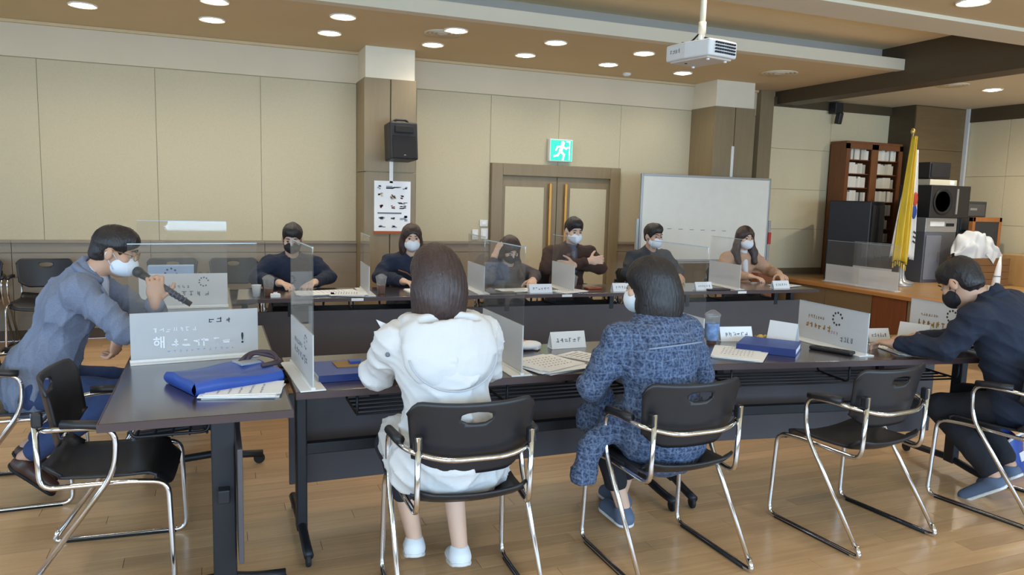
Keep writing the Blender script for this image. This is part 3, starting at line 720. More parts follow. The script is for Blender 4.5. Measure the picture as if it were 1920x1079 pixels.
# ================================================================== CHAIRS
TR = 0.0105
def make_chair():
    c = empty('stacking_chair')
    for s in (-1, 1):
        side = fillet([(s * 0.205, -0.205, 0.70), (s * 0.205, -0.195, 0.415), (s * 0.225, 0.10, 0.425), (s * 0.245, 0.235, 0.42), (s * 0.255, 0.25, TR), (s * 0.262, -0.275, TR), (s * 0.262, -0.25, 0.06)], 0.05)
        MB().tube(side, TR, 10).build('side_frame', M_chrome, c, smooth=True)
        MB().tube([(s * 0.2555, 0.205, TR - 0.001), (s * 0.261, -0.225, TR - 0.001)], TR + 0.0008, 8).build('floor_glide', M_rubber, c, smooth=True)
        MB().box((s * 0.205, -0.195, 0.675), (0.03, 0.035, 0.055)).build('back_bracket', M_blackp, c, bevel=0.008)
        MB().tube(fillet([(s * 0.262, 0.055, 0.652), (s * 0.262, -0.02, 0.662), (s * 0.25, -0.11, 0.664)], 0.05), 0.0175, 10).build('arm_pad', M_blackp, c, smooth=True)
    half = [(0.262, -0.255, 0.04), (0.262, 0.06, 0.48), (0.262, 0.068, 0.645), (0.262, -0.06, 0.652), (0.235, -0.165, 0.642), (0.12, -0.228, 0.615)]
    path = fillet([(-x, y, z) for x, y, z in half] + [(x, y, z) for x, y, z in reversed(half)], 0.07)
    MB().tube(path, TR, 10).build('arm_bar', M_chrome, c, smooth=True)
    # seat shell
    def seat(u, v):
        x = (u - 0.5) * 2; y = v
        w = 0.222 - 0.02 * (1 - v)
        yy = -0.205 + 0.445 * v
        cr = 0.0
        if abs(x) > 0.8 and (v < 0.12 or v > 0.9): yy += (0.03 if v < 0.12 else -0.03) * (abs(x) - 0.8) / 0.2
        z = 0.435 + 0.022 * x * x - 0.010 * math.sin(PI * v)
        if v > 0.82: z -= 0.9 * (v - 0.82) ** 1.6
        if v < 0.15: z += 0.5 * (0.15 - v) ** 1.3
        return (x * w, yy, z)
    MB().grid(seat, 16, 18).build('seat', M_blackp, c, smooth=True, solid=0.011)
    # backrest shell with hand slot
    nu, nv = 28, 18
    V, F = [], []
    hu, hv, ra, rb = 0.5, 0.80, 0.135, 0.085
    def bp(u, v):
        x = (u - 0.5) * 2
        w = 0.205 + 0.033 * v
        zz = 0.545 + 0.265 * v + 0.008 * x * x * v
        if v > 0.8 and abs(x) > 0.8: zz -= 0.05 * ((abs(x) - 0.8) / 0.2) ** 2 * (v - 0.8) / 0.2
        if v < 0.2 and abs(x) > 0.55: zz += 0.06 * ((abs(x) - 0.55) / 0.45) ** 2 * (0.2 - v) / 0.2
        yy = -0.185 - 0.035 * v + 0.062 * abs(x) ** 2.2 + 0.01 * (1 - v)
        return (x * w, yy, zz)
    inside = lambda u, v: ((u - hu) / ra) ** 2 + ((v - hv) / rb) ** 2 < 1
    idx = {}
    uv = [(i / nu, j / nv) for j in range(nv + 1) for i in range(nu + 1)]
    keep = []
    for j in range(nv):
        for i in range(nu):
            q = [j * (nu + 1) + i, j * (nu + 1) + i + 1, (j + 1) * (nu + 1) + i + 1, (j + 1) * (nu + 1) + i]
            if sum(inside(*uv[k]) for k in q) < 3: keep.append(q)
    used = sorted(set(k for q in keep for k in q)); remap = {k: n for n, k in enumerate(used)}
    for k in used:
        u, v = uv[k]
        if inside(u, v):
            r = math.sqrt(((u - hu) / ra) ** 2 + ((v - hv) / rb) ** 2) + 1e-6; u = hu + (u - hu) / r; v = hv + (v - hv) / r
        V.append(bp(u, v))
    F = [tuple(remap[k] for k in q) for q in keep]
    MB().add(V, F).build('backrest', M_blackp, c, smooth=True, solid=0.010)
    return c
chair0 = make_chair(); _first = [True]
def place_chair(x, y, rz, label, group):
    c = chair0 if _first[0] else copy_tree(chair0)
    _first[0] = False
    c.location = (x, y, 0); c.rotation_euler = (0, 0, rz)
    tag(c, label, 'chair', group)
    return c
G1, G2, G3 = 'chairs on the camera side of the tables', 'chairs standing along the wainscot', 'chairs of the far row'
place_chair(0.845, 2.585, math.radians(-3), 'black chrome-framed armchair under the woman in white parka', G1)
place_chair(1.765, 2.60, math.radians(1), 'black chrome-framed armchair under the woman in blue tweed coat', G1)
place_chair(2.79, 2.575, math.radians(6), 'empty black chrome-framed armchair between the tweed coat and the navy suit', G1)
place_chair(3.80, 2.53, math.radians(10), 'black chrome-framed armchair under the man in navy suit', G1)
place_chair(-0.40, 3.24, -PI / 2 + math.radians(-3), 'empty black armchair side on, tucked under the near table end', G1)
place_chair(-0.90, 4.20, -PI / 2, 'black armchair under the man in grey blazer', G1)
place_chair(-1.49, 8.0, PI, 'black armchair by the wainscot behind the grey blazer man', G2)
place_chair(-2.06, 8.0, PI, 'black armchair by the wainscot cut by the picture edge', G2)
place_chair(-0.39, 8.0, PI, 'black armchair by the wainscot behind the blue box', G2)
place_chair(0.18, 8.0, PI, 'black armchair by the wainscot beside the man in navy jacket', G2)

# ================================================================== PRINTED MARKS
def marks(parent, loc, w, h, n, material, rot=(PI / 2, 0, 0), seed=0, name='lettering', weight=0.13):
    """One line of small block characters too blurred to read in the photograph."""
    rnd = random.Random(seed); mb = MB(); cw = w / n
    for k in range(n):
        cx = -w / 2 + cw * (k + 0.5); s = min(cw * 0.8, h); t = h * weight
        for _ in range(3):
            if rnd.random() < 0.5: mb.box((cx + rnd.uniform(-.2, .2) * s, rnd.uniform(-.4, .4) * h, 0), (s * rnd.uniform(.4, .9), t, 0.001))
            else: mb.box((cx + rnd.uniform(-.35, .35) * s, rnd.uniform(-.15, .15) * h, 0), (t, h * rnd.uniform(.5, .95), 0.001))
    o = mb.build(name, material, parent); o.location = loc; o.rotation_euler = rot
    return o
def wreath(parent, loc, r, material, rot=(PI / 2, 0, 0), a0=0.3, a1=5.2, n=9, name='logo'):
    mb = MB()
    for k in range(n):
        a = a0 + (a1 - a0) * k / (n - 1)
        mb.sphere((r * math.cos(a), r * math.sin(a), 0), (r * 0.2, r * 0.2, 0.0006), 8, 4)
    o = mb.build(name, material, parent); o.location = loc; o.rotation_euler = rot
    return o
marks(pj, (-0.115, -0.1735, 0.0), 0.13, 0.04, 4, M_ink, (PI / 2, 0, math.radians(-6)), 4)

# ================================================================== ACRYLIC DIVIDERS
def make_divider(label, loc, rz, w=0.53, h=0.57, fh=0.225, face=1, style='plain', group='acrylic desk dividers', seed=1):
    d = empty('acrylic_divider', loc, rz); tag(d, label, 'divider', group)
    MB().bb(-w / 2, w / 2, -0.05, 0.05, 0.0, 0.006).build('base_plate', M_white, d, bevel=0.002)
    MB().bb(-w / 2, w / 2, -0.008, 0.008, 0.006, 0.016).build('base_channel', M_white, d)
    MB().bb(-w / 2 + 0.004, w / 2 - 0.004, -0.0025, 0.0025, fh, h).build('clear_sheet', M_acryl, d)
    MB().bb(-w / 2 + 0.004, w / 2 - 0.004, -0.003, 0.003, 0.016, fh).build('frosted_sheet', M_frost, d)
    MB().bb(-w / 2 + 0.004, w / 2 - 0.004, -0.0032, 0.0032, h - 0.004, h).build('polished_edge', mat('acrylic_edge', srgb(178, 196, 206), 0.2), d)
    y = -0.0042 * face
    R = (PI / 2, 0, 0) if face > 0 else (PI / 2, 0, PI)
    f = face
    if style == 'slogan':
        marks(d, (-0.09 * f, y, 0.145), 0.19, 0.022, 7, M_inkw, R, 11)
        lettering('해', 0.058, M_inkw, d, (-0.155 * f, y, 0.085), R, bold=0.0008)
        marks(d, (0.02 * f, y, 0.083), 0.26, 0.042, 6, M_inkw, R, 12)
        lettering('!', 0.07, M_inkd, d, (0.2 * f, y, 0.085), R, bold=0.001)
        marks(d, (0.1 * f, y, 0.178), 0.11, 0.026, 3, M_inkd, R, 13)
        marks(d, (0.02 * f, y, 0.045), 0.3, 0.012, 12, mat('pale_blue_ink', srgb(140, 172, 208), 0.8), R, 14)
    elif style == 'brown':
        marks(d, (-0.115 * f, y, 0.15), 0.13, 0.02, 7, M_inkbrown, R, 21 + seed)
        marks(d, (-0.10 * f, y, 0.10), 0.2, 0.036, 6, mat('ochre_print_ink', srgb(168, 132, 78), 0.8), R, 22 + seed, weight=0.2)
        marks(d, (0.12 * f, y, 0.06), 0.1, 0.03, 4, M_ink, R, 23 + seed)
        marks(d, (0.02 * f, y, 0.085), 0.08, 0.02, 4, mat('pink_print_ink', srgb(186, 140, 150), 0.8), R, 24 + seed)
        wreath(d, (0.045 * f, y, 0.165), 0.034, M_inkd, R)
    else:
        marks(d, (-0.06 * f, y, 0.14), 0.2, 0.022, 7, M_ink, R, 31 + seed)
        marks(d, (0.0, y, 0.095), 0.32, 0.034, 7, M_inkd if seed % 2 else M_ink, R, 32 + seed)
        wreath(d, (0.12 * f, y, 0.17), 0.028, M_ink, R)
    return d
TT = 0.735
make_divider('wide frosted slogan divider beside the man in grey blazer', (-0.085, 3.675, TT), math.radians(7), 0.55, h=0.535, style='slogan')
make_divider('grey frosted divider on the further side table behind the microphone', (-0.19, 5.31, TT), 0.0, 0.54, style='plain', seed=4)
make_divider('clear divider at the table corner beside the blue binder', (0.335, 3.22, TT), PI / 2 + 0.06, 0.54, face=-1, style='plain', seed=2)
make_divider('divider between the white parka and the tweed coat', (1.245, 3.23, TT), PI / 2, 0.53, face=1, style='plain', seed=3)
make_divider('divider close to the arm of the tweed coat beside a drink cup', (2.19, 3.22, TT), PI / 2 - 0.02, 0.53, face=1, style='plain', seed=5)
make_divider('frosted divider with ochre lettering behind the empty chair', (3.175, 3.15, TT), -PI / 2 + math.radians(-2), 0.53, style='brown', h=0.229, fh=0.225)
make_divider('frosted divider with brown lettering beyond the navy suit', (3.945, 3.06, TT), -PI / 2 - 0.1, 0.53, style='brown', h=0.234, fh=0.23, seed=7)
for s_, sd_, lb in ((0.95, 1, 'far-row divider between the navy jacket and the woman below the poster'), (1.86, 2, 'far-row divider beside the woman resting her head'),
                    (2.64, 3, 'far-row divider in front of the man in brown jacket'), (4.27, 4, 'far-row divider in front of the woman in beige coat')):
    make_divider(lb, back_pt(s_, 0.29), PI / 2 + BA, 0.5, h=0.46, face=1, style='plain', seed=sd_)
for x, y, rz, lb in ((7.36, 7.2, PI / 2, 'unused divider on the stage edge, nearest the stage wall'), (7.34, 6.62, PI / 2 + 0.05, 'unused divider on the stage edge, nearer the flags'), (7.58, 6.95, PI / 2 + 0.1, 'unused divider on the stage standing behind two others')):
    make_divider(lb, (x, y, STAGE_Z), rz, 0.55, h=0.53, face=1, style='plain', seed=int(x * 10), group='spare dividers on the stage')

# ================================================================== THINGS ON THE TABLES
def name_tent(label, loc, rz, w=0.19, h=0.075, seed=0, logo=False):
    t = empty('name_card', loc, rz); tag(t, label, 'name card', 'folded paper name cards')
    dep = 0.06
    for s in (-1, 1):
        ang = math.atan2(dep / 2, h)
        MB().box((0, s * dep / 4, h / 2), (w, 0.002, math.hypot(h, dep / 2)), rotx(s * ang)).build('card_face', M_paper, t)
    MB().bb(-w / 2, w / 2, -dep / 2, dep / 2, 0.0, 0.0015).build('card_base', M_paper, t)
    ang = math.atan2(dep / 2, h)
    marks(t, (0, -dep / 4 - 0.0022, h * 0.5), w * 0.75, h * 0.3, 6, M_ink, (PI / 2 - ang, 0, 0), seed)
    if logo: wreath(t, (w * 0.32, -dep / 4 - 0.0022, h * 0.35), 0.014, M_blue, (PI / 2 - ang, 0, 0), 0, 6)
    return t
def paper_stack(label, loc, rz, w=0.21, d=0.297, n=4, spread=0.02, seed=0, printed=True, name='document'):
    p = empty(name, loc, rz); tag(p, label, 'papers')
    rnd = random.Random(seed)
    for k in range(n):
        MB().box((rnd.uniform(-1, 1) * spread, rnd.uniform(-1, 1) * spread, 0.0012 + 0.0022 * k), (w, d, 0.0016), rotz(rnd.uniform(-.12, .12) * (k > 0))).build('sheet', M_paper, p)
    if printed:
        for j in range(5):
            marks(p, (-0.01, d * (0.32 - 0.14 * j), 0.0012 + 0.0022 * n + 0.0008), w * 0.7, 0.009, 9, M_ink, (0, 0, 0), seed * 9 + j)
    return p
def binder(label, loc, rz, w=0.24, d=0.31, t=0.035, name='ring_binder', tilt=0.0):
    b = empty(name, loc, rz); tag(b, label, 'binder'); b.rotation_euler = (tilt, 0, rz)
    MB().bb(-w / 2, w / 2, -d / 2, d / 2, 0.0, 0.003).build('cover', M_blue, b, bevel=0.001)
    MB().bb(-w / 2, w / 2, -d / 2, d / 2, t - 0.003, t).build('cover', M_blue, b, bevel=0.001)
    MB().bb(-w / 2 - 0.002, -w / 2 + 0.002, -d / 2, d / 2, 0.0, t).build('spine', M_blued, b, bevel=0.001)
    MB().bb(-w / 2 + 0.008, w / 2 - 0.006, -d / 2 + 0.006, d / 2 - 0.006, 0.003, t - 0.003).build('page_block', M_paper, b)
    return b
def drink_cup(label, loc, h=0.14, sleeve=None, liquid=0.6, lid=True):
    c = empty('drink_cup', loc); tag(c, label, 'cup', 'takeaway cups')
    r0, r1 = 0.028, 0.042
    MB().lathe([(r0, 0.001), (r1, h)], n=22, capt=False).build('cup_wall', M_cupclear, c, smooth=True)
    hl = h * liquid; MB().lathe([(r0 - 0.002, 0.003), (r0 + (r1 - r0) * liquid - 0.002, hl)], n=22).build('drink', M_coffee, c, smooth=False)
    if sleeve: MB().lathe([(r0 + 0.0035, h * 0.12), (r0 + (r1 - r0) * 0.72 + 0.002, h * 0.72)], n=22, capb=False, capt=False).build('paper_sleeve', sleeve, c, smooth=True)
    if lid: MB().lathe([(r1 + 0.003, h - 0.004), (r1 + 0.003, h + 0.004), (r1 - 0.004, h + 0.012), (0.012, h + 0.028)], n=22, capb=False).build('lid', M_cupclear, c, smooth=True)
    return c
def paper_cup(label, loc, h=0.085):
    c = empty('paper_cup', loc); tag(c, label, 'cup', 'takeaway cups')
    MB().lathe([(0.024, 0), (0.034, h)], n=20, capt=False).build('cup_wall', M_white, c, smooth=True)
    MB().tube([(0.034 * math.cos(a * PI / 10), 0.034 * math.sin(a * PI / 10), h) for a in range(20)], 0.002, 6, True).build('rolled_rim', M_white, c, smooth=True)
    return c
Z = TT + 0.0005
# side table: blue document bag, papers
bag = empty('document_bag', (0.03, 3.19, Z), math.radians(24)); tag(bag, 'blue document bag with dark straps lying on the near side table', 'bag')
def bagf(u, v):
    x = (u - .5) * 0.36; y = (v - .5) * 0.27
    return (x, y, 0.05 + 0.006 * math.sin(6 * u + 3 * v) + 0.004 * math.sin(11 * v))
mb = MB(); mb.grid(bagf, 12, 10); mb.grid(lambda u, v: (bagf(u, v)[0], bagf(u, v)[1], 0.002), 12, 10)
for fn in (lambda u, v: (bagf(u, 0)[0], bagf(u, 0)[1] - 0.012 * math.sin(PI * v), 0.002 + v * (bagf(u, 0)[2] - 0.002)), lambda u, v: (bagf(u, 1)[0], bagf(u, 1)[1] + 0.012 * math.sin(PI * v), 0.002 + v * (bagf(u, 1)[2] - 0.002)),
           lambda u, v: (bagf(0, u)[0] - 0.012 * math.sin(PI * v), bagf(0, u)[1], 0.002 + v * (bagf(0, u)[2] - 0.002)), lambda u, v: (bagf(1, u)[0] + 0.012 * math.sin(PI * v), bagf(1, u)[1], 0.002 + v * (bagf(1, u)[2] - 0.002))):
    mb.grid(fn, 12, 5)
mb.build('bag_body', M_blue, bag, smooth=True)
MB().bb(0.08, 0.17, 0.02, 0.11, 0.052, 0.062).build('clear_pocket', mat('grey_pocket', srgb(150, 156, 168), 0.4), bag, bevel=0.003)
for k in range(2):
    MB().tube(fillet([(0.10 + 0.03 * k, 0.08, 0.056), (0.17, 0.12 - 0.02 * k, 0.085), (0.235, 0.05, 0.09 - 0.02 * k), (0.23, -0.02 - 0.03 * k, 0.06), (0.14, -0.04, 0.058)], 0.06), 0.009, 8).build('strap', mat('brown_strap', srgb(66, 52, 60), 0.6), bag, smooth=True)
paper_stack('white papers under the blue document bag at the table corner', (0.10, 3.03, Z), math.radians(80), 0.20, 0.28, 5, 0.015, 3)
paper_stack('white papers beyond the slogan divider on the side table', (0.0, 4.25, Z), 0.2, 0.24, 0.30, 4, 0.03, 5)
paper_stack('white papers on the further side table behind the grey divider', (-0.12, 5.65, Z), 0.1, 0.25, 0.3, 5, 0.03, 6)
# near row
bb_ = binder('open blue ring binder lying beside the corner divider', (0.50, 3.22, Z), math.radians(93), 0.27, 0.24, 0.03)
MB().bb(-0.02, 0.1, -0.10, 0.02, 0.0303, 0.034).build('cardboard_insert', mat('brown_card', srgb(150, 118, 72), 0.8), bb_)
MB().bb(0.02, 0.07, -0.09, -0.045, 0.034, 0.046).build('blue_tab', M_blue, bb_)
paper_stack('printed papers fanned between two dividers beside the tweed coat', (1.46, 3.14, Z), 0.35, 0.27, 0.26, 6, 0.035, 7)
paper_stack('single white sheet by the elbow of the tweed coat', (1.70, 3.26, Z), 0.5, 0.15, 0.21, 2, 0.01, 8)
name_tent('white name card on the near row between white parka and tweed coat', (1.72, 3.50, Z), 0.02, 0.2, 0.085, 9)
sn = empty('snack_packet', (1.50, 3.50, Z), 0.4); tag(sn, 'orange and white snack packet behind the fanned papers', 'packet')
MB().sphere((0, 0, 0.022), (0.08, 0.055, 0.022), 16, 8).build('wrapper', M_paper, sn, smooth=True)
MB().sphere((-0.02, 0.03, 0.034), (0.045, 0.025, 0.012), 14, 6).build('orange_print', mat('orange_wrapper', srgb(206, 120, 60), 0.5), sn, smooth=True)
MB().box((0.03, -0.03, 0.012), (0.07, 0.03, 0.012), rotz(0.5)).build('loose_end', M_paper, sn)
M_sleeve = mat('printed_sleeve', srgb(120, 150, 196), 0.6, var=0.5, scale=26)
drink_cup('tall clear takeaway cup with colourful sleeve beside the tweed coat', (2.565, 3.40, Z), 0.16, M_sleeve, 0.3)
name_tent('white name card behind the blue binder beside the drink cup', (2.755, 3.44, Z), T2_A, 0.2, 0.08, 10)
paper_stack('printed sheet pile in front of the drink cup', (2.52, 3.10, Z), T2_A - 0.6, 0.24, 0.30, 5, 0.02, 11)
MB_ = binder('closed blue ring binder in front of the empty chair', (2.77, 3.17, Z), math.radians(70) - 0.5, 0.26, 0.30, 0.04)
tt_ = name_tent('white name card seen end on beside the closed blue binder', (2.985, 3.31, Z), PI / 2 + 0.35, 0.17, 0.12, 12, True)
nb = empty('candy', (2.92, 3.42, Z)); tag(nb, 'small yellow wrapped sweet behind the blue binder', 'sweet')
MB().sphere((0, 0, 0.016), (0.024, 0.016, 0.016), 12, 8).build('wrapper', mat('yellow_wrap', srgb(206, 168, 84), 0.4), nb, smooth=True)
for s in (-1, 1): MB().lathe([(0.004, 0), (0.014, 0.014)], (s * 0.022, 0, 0.016), 10, roty(s * PI / 2)).build('twist_end', mat('yellow_wrap', srgb(206, 168, 84), 0.4), nb)
pc = empty('pencil_case', (3.075, 3.035, Z), math.radians(-68)); tag(pc, 'flat black zipped case in front of the ochre-lettered divider', 'case')
MB().bb(-0.115, 0.115, -0.03, 0.03, 0, 0.02).build('case_body', M_blackp, pc, bevel=0.008, seg=3)
MB().tube([(-0.105, -0.031, 0.012), (0.105, -0.031, 0.012)], 0.002, 6).build('zip', M_blackm, pc)
for k in range(4): MB().box((-0.075 + 0.05 * k, 0, 0.0205), (0.026, 0.022, 0.002)).build('key_pad', M_blackm, pc)
name_tent('small white name card behind the ochre-lettered divider', (3.60, 3.22, Z), T2_A, 0.14, 0.075, 13)
name_tent('white name card seen end on by the hands of the navy suit', (3.80, 3.14, Z), PI / 2 + 0.3, 0.17, 0.11, 14, True)
paper_stack('white sheet under the hands of the man in navy suit', (3.52, 2.98, Z), T2_A, 0.21, 0.29, 2, 0.005, 15)
# far row
def bk(s, d): return back_pt(s, d, Z)
paper_cup('white paper cup at the end of the far row', bk(0.14, 0.14))
drink_cup('clear iced drink cup beside the white paper cup', bk(0.225, 0.16), 0.13, None, 0.45)
tb = empty('tissue_pack', bk(0.27, 0.06)); tag(tb, 'small white tissue pack in front of the iced drink', 'tissue pack')
MB().bb(-0.035, 0.035, -0.025, 0.025, 0, 0.03).build('pack', M_paper, tb, bevel=0.006); MB().box((0, 0, 0.034), (0.03, 0.004, 0.014), rotz(0.4)).build('tissue', M_paper, tb)
paper_stack('spread papers in front of the man in navy jacket', bk(0.66, 0.26), 0.1, 0.44, 0.26, 5, 0.04, 16)
paper_stack('open booklet beside the poster-side divider', bk(0.80, 0.14), -0.2, 0.25, 0.18, 6, 0.03, 17)
drink_cup('iced coffee cup in front of the woman below the poster', bk(1.06, 0.17), 0.13, None, 0.55)
paper_stack('papers in front of the woman below the poster', bk(1.45, 0.3), 0, 0.3, 0.2, 4, 0.03, 18)
paper_stack('papers under the elbow of the woman resting her head', bk(2.2, 0.24), 0.1, 0.3, 0.2, 4, 0.03, 19)
name_tent('white name card in front of the woman resting her head', bk(2.36, 0.10), BA, 0.2, 0.07, 20)
paper_stack('pale papers beneath the frosted divider of the brown jacket', bk(2.62, 0.12), 0.3, 0.26, 0.18, 5, 0.03, 21)
wl = empty('wallet', bk(2.92, 0.27)); tag(wl, 'reddish brown wallet in front of the brown jacket', 'wallet')
MB().bb(-0.07, 0.07, -0.045, 0.045, 0, 0.016).build('leather_body', mat('red_brown_leather', srgb(140, 66, 40), 0.5), wl, bevel=0.005)
MB().bb(-0.012, 0.012, -0.047, 0.02, 0.016, 0.019).build('strap', mat('red_brown_leather', srgb(140, 66, 40), 0.5), wl)
drink_cup('small clear cup beside the frosted divider of the brown jacket', bk(2.74, 0.30), 0.10, None, 0.3)
name_tent('white name card in front of the man in dark grey jacket', bk(3.12, 0.10), BA, 0.2, 0.07, 22)
name_tent('white name card between the grey jacket and the beige coat', bk(3.92, 0.10), BA, 0.17, 0.07, 23)
for s_, lb in ((4.05, 'black notebook in front of the far divider by the beige coat'), (2.02, 'black notebook under the arm of the woman resting her head')):
    nbk = empty('notebook', bk(s_, 0.07), BA); tag(nbk, lb, 'notebook')
    MB().bb(-0.11, 0.11, -0.05, 0.05, 0, 0.012).build('cover', M_blackp, nbk, bevel=0.003); MB().bb(-0.105, 0.108, -0.047, 0.052, 0.003, 0.009).build('page_block', M_paper, nbk)
name_tent('white name card in front of the woman in beige coat', bk(4.77, 0.12), BA, 0.18, 0.07, 24)
paper_stack('papers at the stage end of the far row', bk(4.96, 0.26), 0.3, 0.24, 0.18, 4, 0.03, 25)
drink_cup('small clear cup before the woman in beige coat', bk(4.40, 0.42), 0.10, None, 0.3)
# carton on wainscot chair, bag on the floor
cb = empty('carton', (-0.39, 7.86, 0.447)); tag(cb, 'pale blue printed carton standing on a wainscot chair', 'box')
MB().bb(-0.20, 0.20, -0.07, 0.07, 0.0, 0.325).build('carton_body', mat('pale_blue_card', srgb(150, 182, 222), 0.7), cb, bevel=0.003)
wreath(cb, (0.0, -0.071, 0.25), 0.05, M_blued, a0=0, a1=6); marks(cb, (0, -0.071, 0.15), 0.3, 0.03, 8, M_blue, seed=41)
fb = empty('shopping_bag', (4.30, 2.90, 0.0), 0.3); tag(fb, 'crumpled blue and white bag on the floor by the navy suit', 'bag')
def fbag(u, v):
    a = 2 * PI * u; r = 0.16 * (1 - 0.35 * v) * (1 + 0.08 * math.sin(5 * a + 9 * v))
    return (r * 1.3 * math.cos(a), r * math.sin(a) * 0.8, 0.2 * v * (1 + 0.1 * math.sin(3 * a)))
MB().grid(fbag, 28, 9).build('bag_body', M_blue, fb, smooth=True)
MB().tube(fillet([(-0.1, -0.05, 0.18), (-0.05, -0.1, 0.24), (0.08, -0.09, 0.22), (0.1, -0.04, 0.17)], 0.05), 0.008, 8).build('handle', M_white, fb, smooth=True)
MB().box((0.02, -0.112, 0.1), (0.1, 0.004, 0.05), rotx(-0.35)).build('white_print', M_white, fb)

# ================================================================== STAGE THINGS
sz = STAGE_Z
big = empty('stage_speaker', (7.92, 7.58, sz), math.radians(28)); tag(big, 'large black speaker cabinet on the stage in front of the bookcase', 'speaker')
MB().bb(-0.32, 0.32, -0.26, 0.26, 0.0, 1.04).build('cabinet', M_blackp, big, bevel=0.012)
MB().bb(-0.28, 0.28, -0.275, -0.258, 0.05, 0.99).build('front_grille', mat('speaker_grille', srgb(26, 26, 30), 0.75), big, bevel=0.006)
MB().bb(-0.06, 0.06, -0.285, -0.272, 0.30, 0.42).build('handle_recess', M_rubber, big, bevel=0.01)
bc = empty('bookcase', (8.62, 8.03, sz)); tag(bc, 'tall reddish brown bookcase with white volumes on the stage', 'bookcase')
BW, BH, BDp = 0.52, 1.83, 0.29
for x in (-BW, -0.015, BW - 0.03): MB().bb(x, x + 0.03, 0, BDp, 0, BH).build('upright', M_bookwood, bc, bevel=0.003)
MB().bb(-BW, BW, -0.01, BDp, BH, BH + 0.035).build('cornice', M_bookwood, bc, bevel=0.006)
MB().bb(-BW, BW, BDp - 0.012, BDp, 0, BH).build('back_board', mat('bookcase_back_brown', srgb(74, 46, 28), 0.7), bc)  # back board in a darker brown than the frame
MB().bb(-BW, BW, 0.0, 0.03, 0.0, 0.08).build('plinth', M_bookwood, bc)
NS = 9
levels = [0.08 + k * (BH - 0.1) / NS for k in range(NS + 1)]
for z in levels: MB().bb(-BW + 0.03, BW - 0.03, 0.02, BDp - 0.012, z - 0.012, z).build('shelf', M_bookwood, bc)
for xa, xb in ((-BW, -0.0), (0.0, BW)):
    for x in (xa + 0.0, xb - 0.06): MB().bb(x, x + 0.06, -0.02, 0.0, 0.08, BH).build('door_stile', M_bookwood, bc)
    MB().bb(xa, xb, -0.02, 0.0, BH - 0.07, BH).build('door_rail', M_bookwood, bc)
rndb = random.Random(5)
ORD2 = ORD + ['tenth', 'eleventh', 'twelfth', 'thirteenth']
book_meshes = []
for wd in (0.034, 0.044, 0.054):
    for hh in (0.125, 0.14, 0.15):
        me = MB().bb(0, wd, 0, 0.17, 0, hh).bb(wd * 0.2, wd * 0.8, -0.0012, 0.0, hh * 0.6, hh * 0.8).mesh('book'); me.materials.append(mat('white_binding_%d' % len(book_meshes), (lambda k: srgb(214 * k, 211 * k, 200 * k))(rndb.uniform(0.82, 1.1)), 0.7)); book_meshes.append((wd, hh, me))
for li in range(2, NS):
    for xa, xb in ((-BW + 0.065, -0.065), (0.065, BW - 0.065)):
        x = xa; bn = 0
        while True:
            wd, hh, me = rndb.choice(book_meshes)
            if x + wd > xb: break
            o = bpy.data.objects.new('book', me); COL.objects.link(o)
            o.location = (8.62 + x, 8.03 + 0.03, sz + levels[li] + 0.0005)
            tag(o, 'white volume, %s from the %s, %s bookcase shelf from the top, %s bay' % (ORD2[bn], 'wall-side post' if xa < 0 else 'centre post', ORD2[NS - 1 - li], 'speaker-side' if xa < 0 else 'flag-side'), 'book', 'white volumes in the stage bookcase'); bn += 1
            x += wd + 0.001
            if rndb.random() < 0.12: x += 0.03
# flags on poles
def flag(label, loc, rz, height, cloth, extras, gold=True):
    f = empty('flag', loc, rz); tag(f, label, 'flag', 'flags on the stage')
    MB().lathe([(0.15, 0), (0.15, 0.02), (0.05, 0.05), (0.025, 0.12), (0.02, 0.3)], n=24).build('flag_base', M_silver, f, smooth=True)
    MB().tube([(0, 0, 0.1), (0, 0, height)], 0.014, 10).build('flag_pole', M_silver, f, smooth=True)
    MB().sphere((0, 0, height + 0.03), (0.025, 0.025, 0.04), 12, 8).build('finial', mat('gilt', srgb(214, 186, 98), 0.35, 0.6), f, smooth=True)
    return f
def drape(parent, name, material, z1, z0, w0, w1, skew, folds, amp, y=0.0, x=0.0, th=0.004):
    def fn(u, v):
        w = w1 + (w0 - w1) * v
        return (x + skew * (1 - v) + (u - .5) * w, y + amp * math.sin(folds * PI * u + 0.6 * math.sin(3 * v)) * (1.2 - 0.5 * v), z0 + (z1 - z0) * v - 0.12 * (1 - v) * abs(u - 0.35))
    return MB().grid(fn, 36, 26).build(name, material, parent, smooth=True, solid=th)
M_yel = mat('yellow_flag_satin', srgb(222, 190, 52), 0.5, var=0.12, scale=5, stretch=(6, 6, 1))
M_wflag = mat('white_flag_satin', srgb(226, 226, 222), 0.5, var=0.04)
f1 = flag('yellow fringed flag hanging furled from a stage flagpole', (7.95, 6.85, sz), 0.0, 1.87, None, None)
drape(f1, 'flag_cloth', M_yel, 1.84, 0.34, 0.07, 0.23, -0.06, 5, 0.035, -0.03, 0.01)
for k in range(7):
    MB().tube([(-0.17 + 0.035 * k, -0.03, 0.33 - 0.02 * abs(k - 2)), (-0.17 + 0.035 * k, -0.03, 0.27 - 0.02 * abs(k - 2))], 0.008, 6).build('fringe', mat('gold_fringe', srgb(206, 168, 40), 0.6), f1)
f2 = flag('white national flag hanging furled behind the yellow flag', (8.235, 7.06, sz), 0.0, 1.74, None, None)
drape(f2, 'flag_cloth', M_wflag, 1.70, 0.38, 0.10, 0.42, -0.07, 5, 0.03, -0.03, 0.0)
MB().sphere((0.035, -0.06, 1.08), (0.045, 0.012, 0.09), 14, 10).build('red_emblem_half', mat('flag_red', srgb(176, 62, 44), 0.6), f2, smooth=True)
